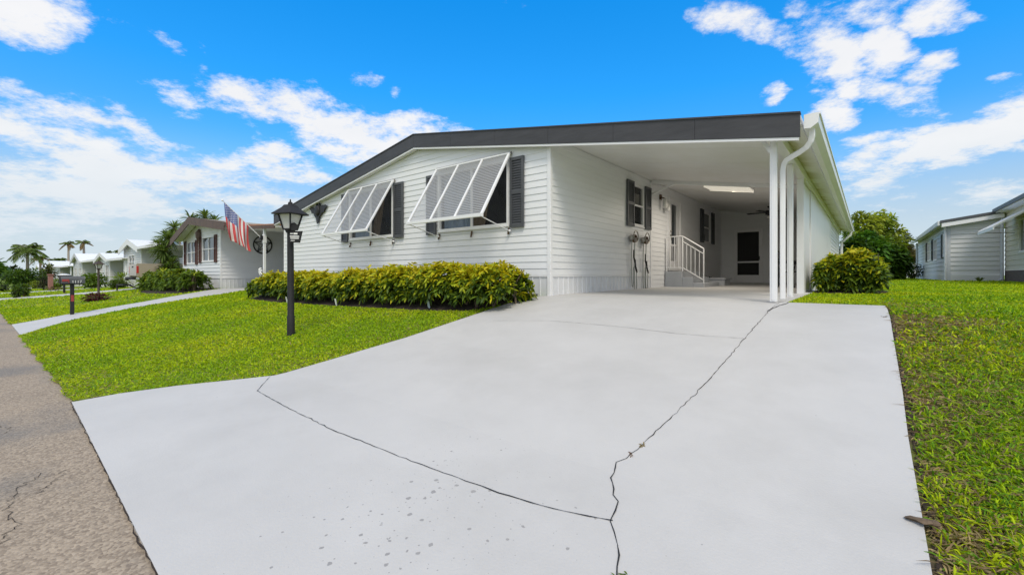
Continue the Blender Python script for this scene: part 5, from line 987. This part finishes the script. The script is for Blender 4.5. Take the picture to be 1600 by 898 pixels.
# dry leaf sheath lying over the driveway edge
x, y = 4.60, -4.22; z0 = h(x, y)+.022; t = thing('dried_leaf', 'curled dry brown leaf sheath lying across the right edge of the driveway', 'dead leaf', x, y, z0)
b = MB(); b.tube([(x-.045, y+.012, z0+.003), (x-.032, y+.008, z0+.008), (x-.012, y+.004, z0+.012), (x+.012, y-.002, z0+.014), (x+.03, y-.0, z0+.013), (x+.045, y+.004, z0+.004)], [.003, .008, .011, .013, .014, .007], 9)
for v_i, v in enumerate(b.v): b.v[v_i] = (v[0]+random.gauss(0, .003), v[1]+random.gauss(0, .004), z0+(v[2]-z0)*.8+random.gauss(0, .002))
b.build('blade', M['deadleaf'], t); b = MB(); b.ball((x+.042, y-.0, z0+.012), (.018, .016, .012), 9, 6); b.build('stub', M['deadleaf'], t)
# weeds in the driveway joint
for (x, y, lb, c) in ((3.765, -5.12, 'tiny green weed growing in the driveway joint at the bottom of the picture', (.10, .16, .02)), (3.44, -4.16, 'dry straw-coloured weed in the driveway joint above the kink', (.20, .15, .06)), (3.43, -4.28, 'brown dry leaf bits at the kink of the driveway joint', (.16, .08, .035)), (4.58, -.62, 'brown leaf litter at the right edge of the driveway near its far corner', (.10, .07, .04))):
    z0 = h(x, y)+.019; P = np.tile([x, y, z0], (11, 1))+rng.normal(0, .010, (11, 3))*[1, 1, 0]; D = rng.normal(0, 1, (11, 3)); D[:, 2] = abs(D[:, 2])*.35; o = strips('weed', P, D, .03, .006, .3, np.array(c), None, (x, y, z0)); tag(o, lb, 'weed')

# ================================================================ LAWN GRASS
def in_poly(px_, py_, poly):
    inside = np.zeros(len(px_), bool); j = len(poly)-1
    for i in range(len(poly)):
        xi, yi = poly[i]; xj, yj = poly[j]; c = ((yi > py_) != (yj > py_)) & (px_ < (xj-xi)*(py_-yi)/((yj-yi) or 1e-9)+xi); inside ^= c; j = i
    return inside
NDY = [-5.98, -5.5, -5.0, -4.4, -3.7, -3, -2.2, -1.4, -.6, 0, 9]; NDL = [-11.0, -11.5, -12.3, -12.9, -13.6, -14.2, -14.9, -15.5, -16.0, -16.3, -16.4]; NDR = [-8.1, -9.3, -10.4, -11.2, -11.9, -12.3, -12.4, -12.3, -12.2, -12.1, -12.0]
DRY = [-6, -5.7, -5.3, -4.95, -4.62, -4, -2, -1.3, -.7, -.1, .22]; DRL = [-1.15, -1.02, -.8, -.52, -.27, -.27, -.29, -.29, -.25, -.06, 0]
def lawn(N_, tmin, tmax, pw, seed):
    r = np.random.default_rng(seed); q = r.random(N_); e = 2-pw            # density falls with distance
    t_ = (tmin**e+(tmax**e-tmin**e)*q)**(1/e); u = r.uniform(-260, 1860, N_); X = (u-800)/F*t_; Y = t_
    dx, dy = X-C0[0], Y-C0[1]; x = dx*CA+dy*SA; y = -dx*SA+dy*CA
    e1 = .015
    ok = (y > -6.0-.02*np.sin(x*7)) & ~((y < .26) & (x > np.interp(y, DRY, DRL)-e1) & (x < 4.62+e1)) & ~((y > .0) & (x > -11) & (x < 3.63) & (y < 18)) & ~((y < 10) & (x > np.interp(y, NDY, NDL)) & (x < np.interp(y, NDY, NDR)))
    for bd in (BED, BED2, BED3): ok &= ~in_poly(x, y, bd)
    for x0, x1, yd in ((-21.7, -16.4, 15), (-36.2, -30.8, 14), (-46.2, -40.6, 14), (-60, -54, 14), (-30, -25.4, 6), (-38.7, -35.3, 6), (-52.1, -48.4, 6), (-16.5, -11.9, 12)): ok &= ~((y > -.02) & (x > x0) & (x < x1) & (y < yd))
    for x0, x1 in ((-28.6, -26.3), (-38.2, -36.2), (-51.5, -49.5)): ok &= ~((x > x0) & (x < x1))
    ok &= ~((x > 7.0) & (y > 19.8)) & ~((x > 8.7) & (y > 12))
    return x[ok], y[ok], t_[ok]
parts = [lawn(620000, 1.35, 15, 1.35, 1), lawn(270000, 5, 34, 1.7, 2)]
x = np.concatenate([p[0] for p in parts]); y = np.concatenate([p[1] for p in parts]); t_ = np.concatenate([p[2] for p in parts]); n = len(x)
# tufts: pull blades towards tuft centres; worn, straw-filled strip along the right edge of the drive
patch = np.sin(x*1.9+1.3*np.sin(y*1.3))+np.sin(y*2.3+1.7*np.sin(x*.9))+.6*np.sin(x*5.3+y*4.1)
strip_ = (x > 4.6) & (x < 5.5) & (y < 1.5)
worn = np.where(strip_, np.exp(-(x-4.6)/.42), 0)*(.62+.42*np.sin(y*4.+np.sin(y*9)))+np.where((np.hypot((x-5.0)/.42, (y+.62)/.22) < 1), .7, 0)+np.where((x > 4.6) & (y < 0), .08, 0)
edge = ((x > -.75) & (x < -.2) & (y < -.9)) | ((y < -5.6) & (x < -1))
straw = rng.random(n) < (.07+.75*np.clip(worn, 0, 1)+.12*edge+.05*np.clip(patch, 0, 2))
keep = rng.random(n) > .30*np.clip(worn, 0, 1); x, y, t_, patch, straw, worn = (a[keep] for a in (x, y, t_, patch, straw, worn)); n = len(x)
rightside = (x > 4.6) & (t_ < 7)
ln = (.034+.03*rng.random(n))*np.where(rightside, 1.25, .95)*np.clip(t_/9, 1, 2.2); wd2 = (.0036+.0022*rng.random(n))*np.clip(t_/2.6, 1, 9)*np.where(rightside, 1.75, 1.25)
D = rng.normal(0, .62, (n, 3)); D[:, 2] = .35+.55*rng.random(n)
near_ = t_ < 6.5; gx_, gy_ = np.round(x/.062+.4*np.sin(y*37)), np.round(y/.062+.4*np.sin(x*41)); cxx, cyy = gx_*.062+.02*np.sin(gy_*12.9+gx_*7.1), gy_*.062+.02*np.sin(gx_*9.7+gy_*5.3)
f_ = near_ & (rng.random(n) < .8); ox, oy = x-cxx, y-cyy
D[f_, 0] = ox[f_]*14+D[f_, 0]*.8; D[f_, 1] = oy[f_]*14+D[f_, 1]*.8; D[f_, 2] += .1; x = np.where(f_, cxx+ox*.82, x); y = np.where(f_, cyy+oy*.82, y)
x = np.where(f_ & (x > 4.3) & (y < .26), np.maximum(x, 4.635), x); D[straw, 2] *= .25
P = np.stack([x, y, hh(x, y)+.004+.012*rng.random(n)], 1)
base = np.array([.27, .41, .006]); lime = np.array([.45, .52, .008]); dark_ = np.array([.10, .22, .010]); tan_ = np.array([.34, .27, .13])
k = rng.random((n, 1)); pm = np.clip(.45+.36*patch, 0, 1)[:, None]
C = (base*(1-pm)+lime*pm*.8+base*pm*.2)*(.62+.75*k); dk = (rng.random(n) < .20+.2*rightside); C[dk] = dark_*(.8+.8*k[dk]); C[straw] = tan_*(.45+.8*k[straw]*1.1)
g_ = strips('grass', P, D, ln, wd2, .45, C, None, (0, 0, 0), segs=2, m_='grassblade'); tag(g_, kind='stuff')
# brown thatch lying between the tufts near the drive
r = np.random.default_rng(5); n = 2600; x = 4.63+np.abs(r.normal(0, .45, n)); y = r.uniform(-5.9, 1.6, n); D = r.normal(0, 1, (n, 3)); D[:, 2] = .06+.12*r.random(n)
P = np.stack([x, y, hh(x, y)+.012+.02*r.random(n)], 1); g_ = strips('dry_thatch', P, D, .05+.05*r.random(n), .004+.004*r.random(n), .15, np.array([.22, .15, .08])*(.4+1.1*r.random((n, 1))), None, (0, 0, 0), segs=2, m_='grassblade'); tag(g_, kind='stuff')
# soil crumbs along the slab edges
b = MB(); r = random.Random(3)
for _ in range(420):
    if r.random() < .5: y = r.uniform(-5.9, .1); x = 4.63+abs(r.gauss(0, .02))
    else: y = r.uniform(-5.9, -1.2); x = float(np.interp(y, DRY, DRL))-.015-abs(r.gauss(0, .015))
    s = r.uniform(.004, .012); b.ball((x, y, h(x, y)+.012), (s, s*.8, s*.6), 5, 3)
tag(b.build('soil_crumbs', M['deadleaf']), kind='stuff')
scene.render.engine = 'CYCLES'
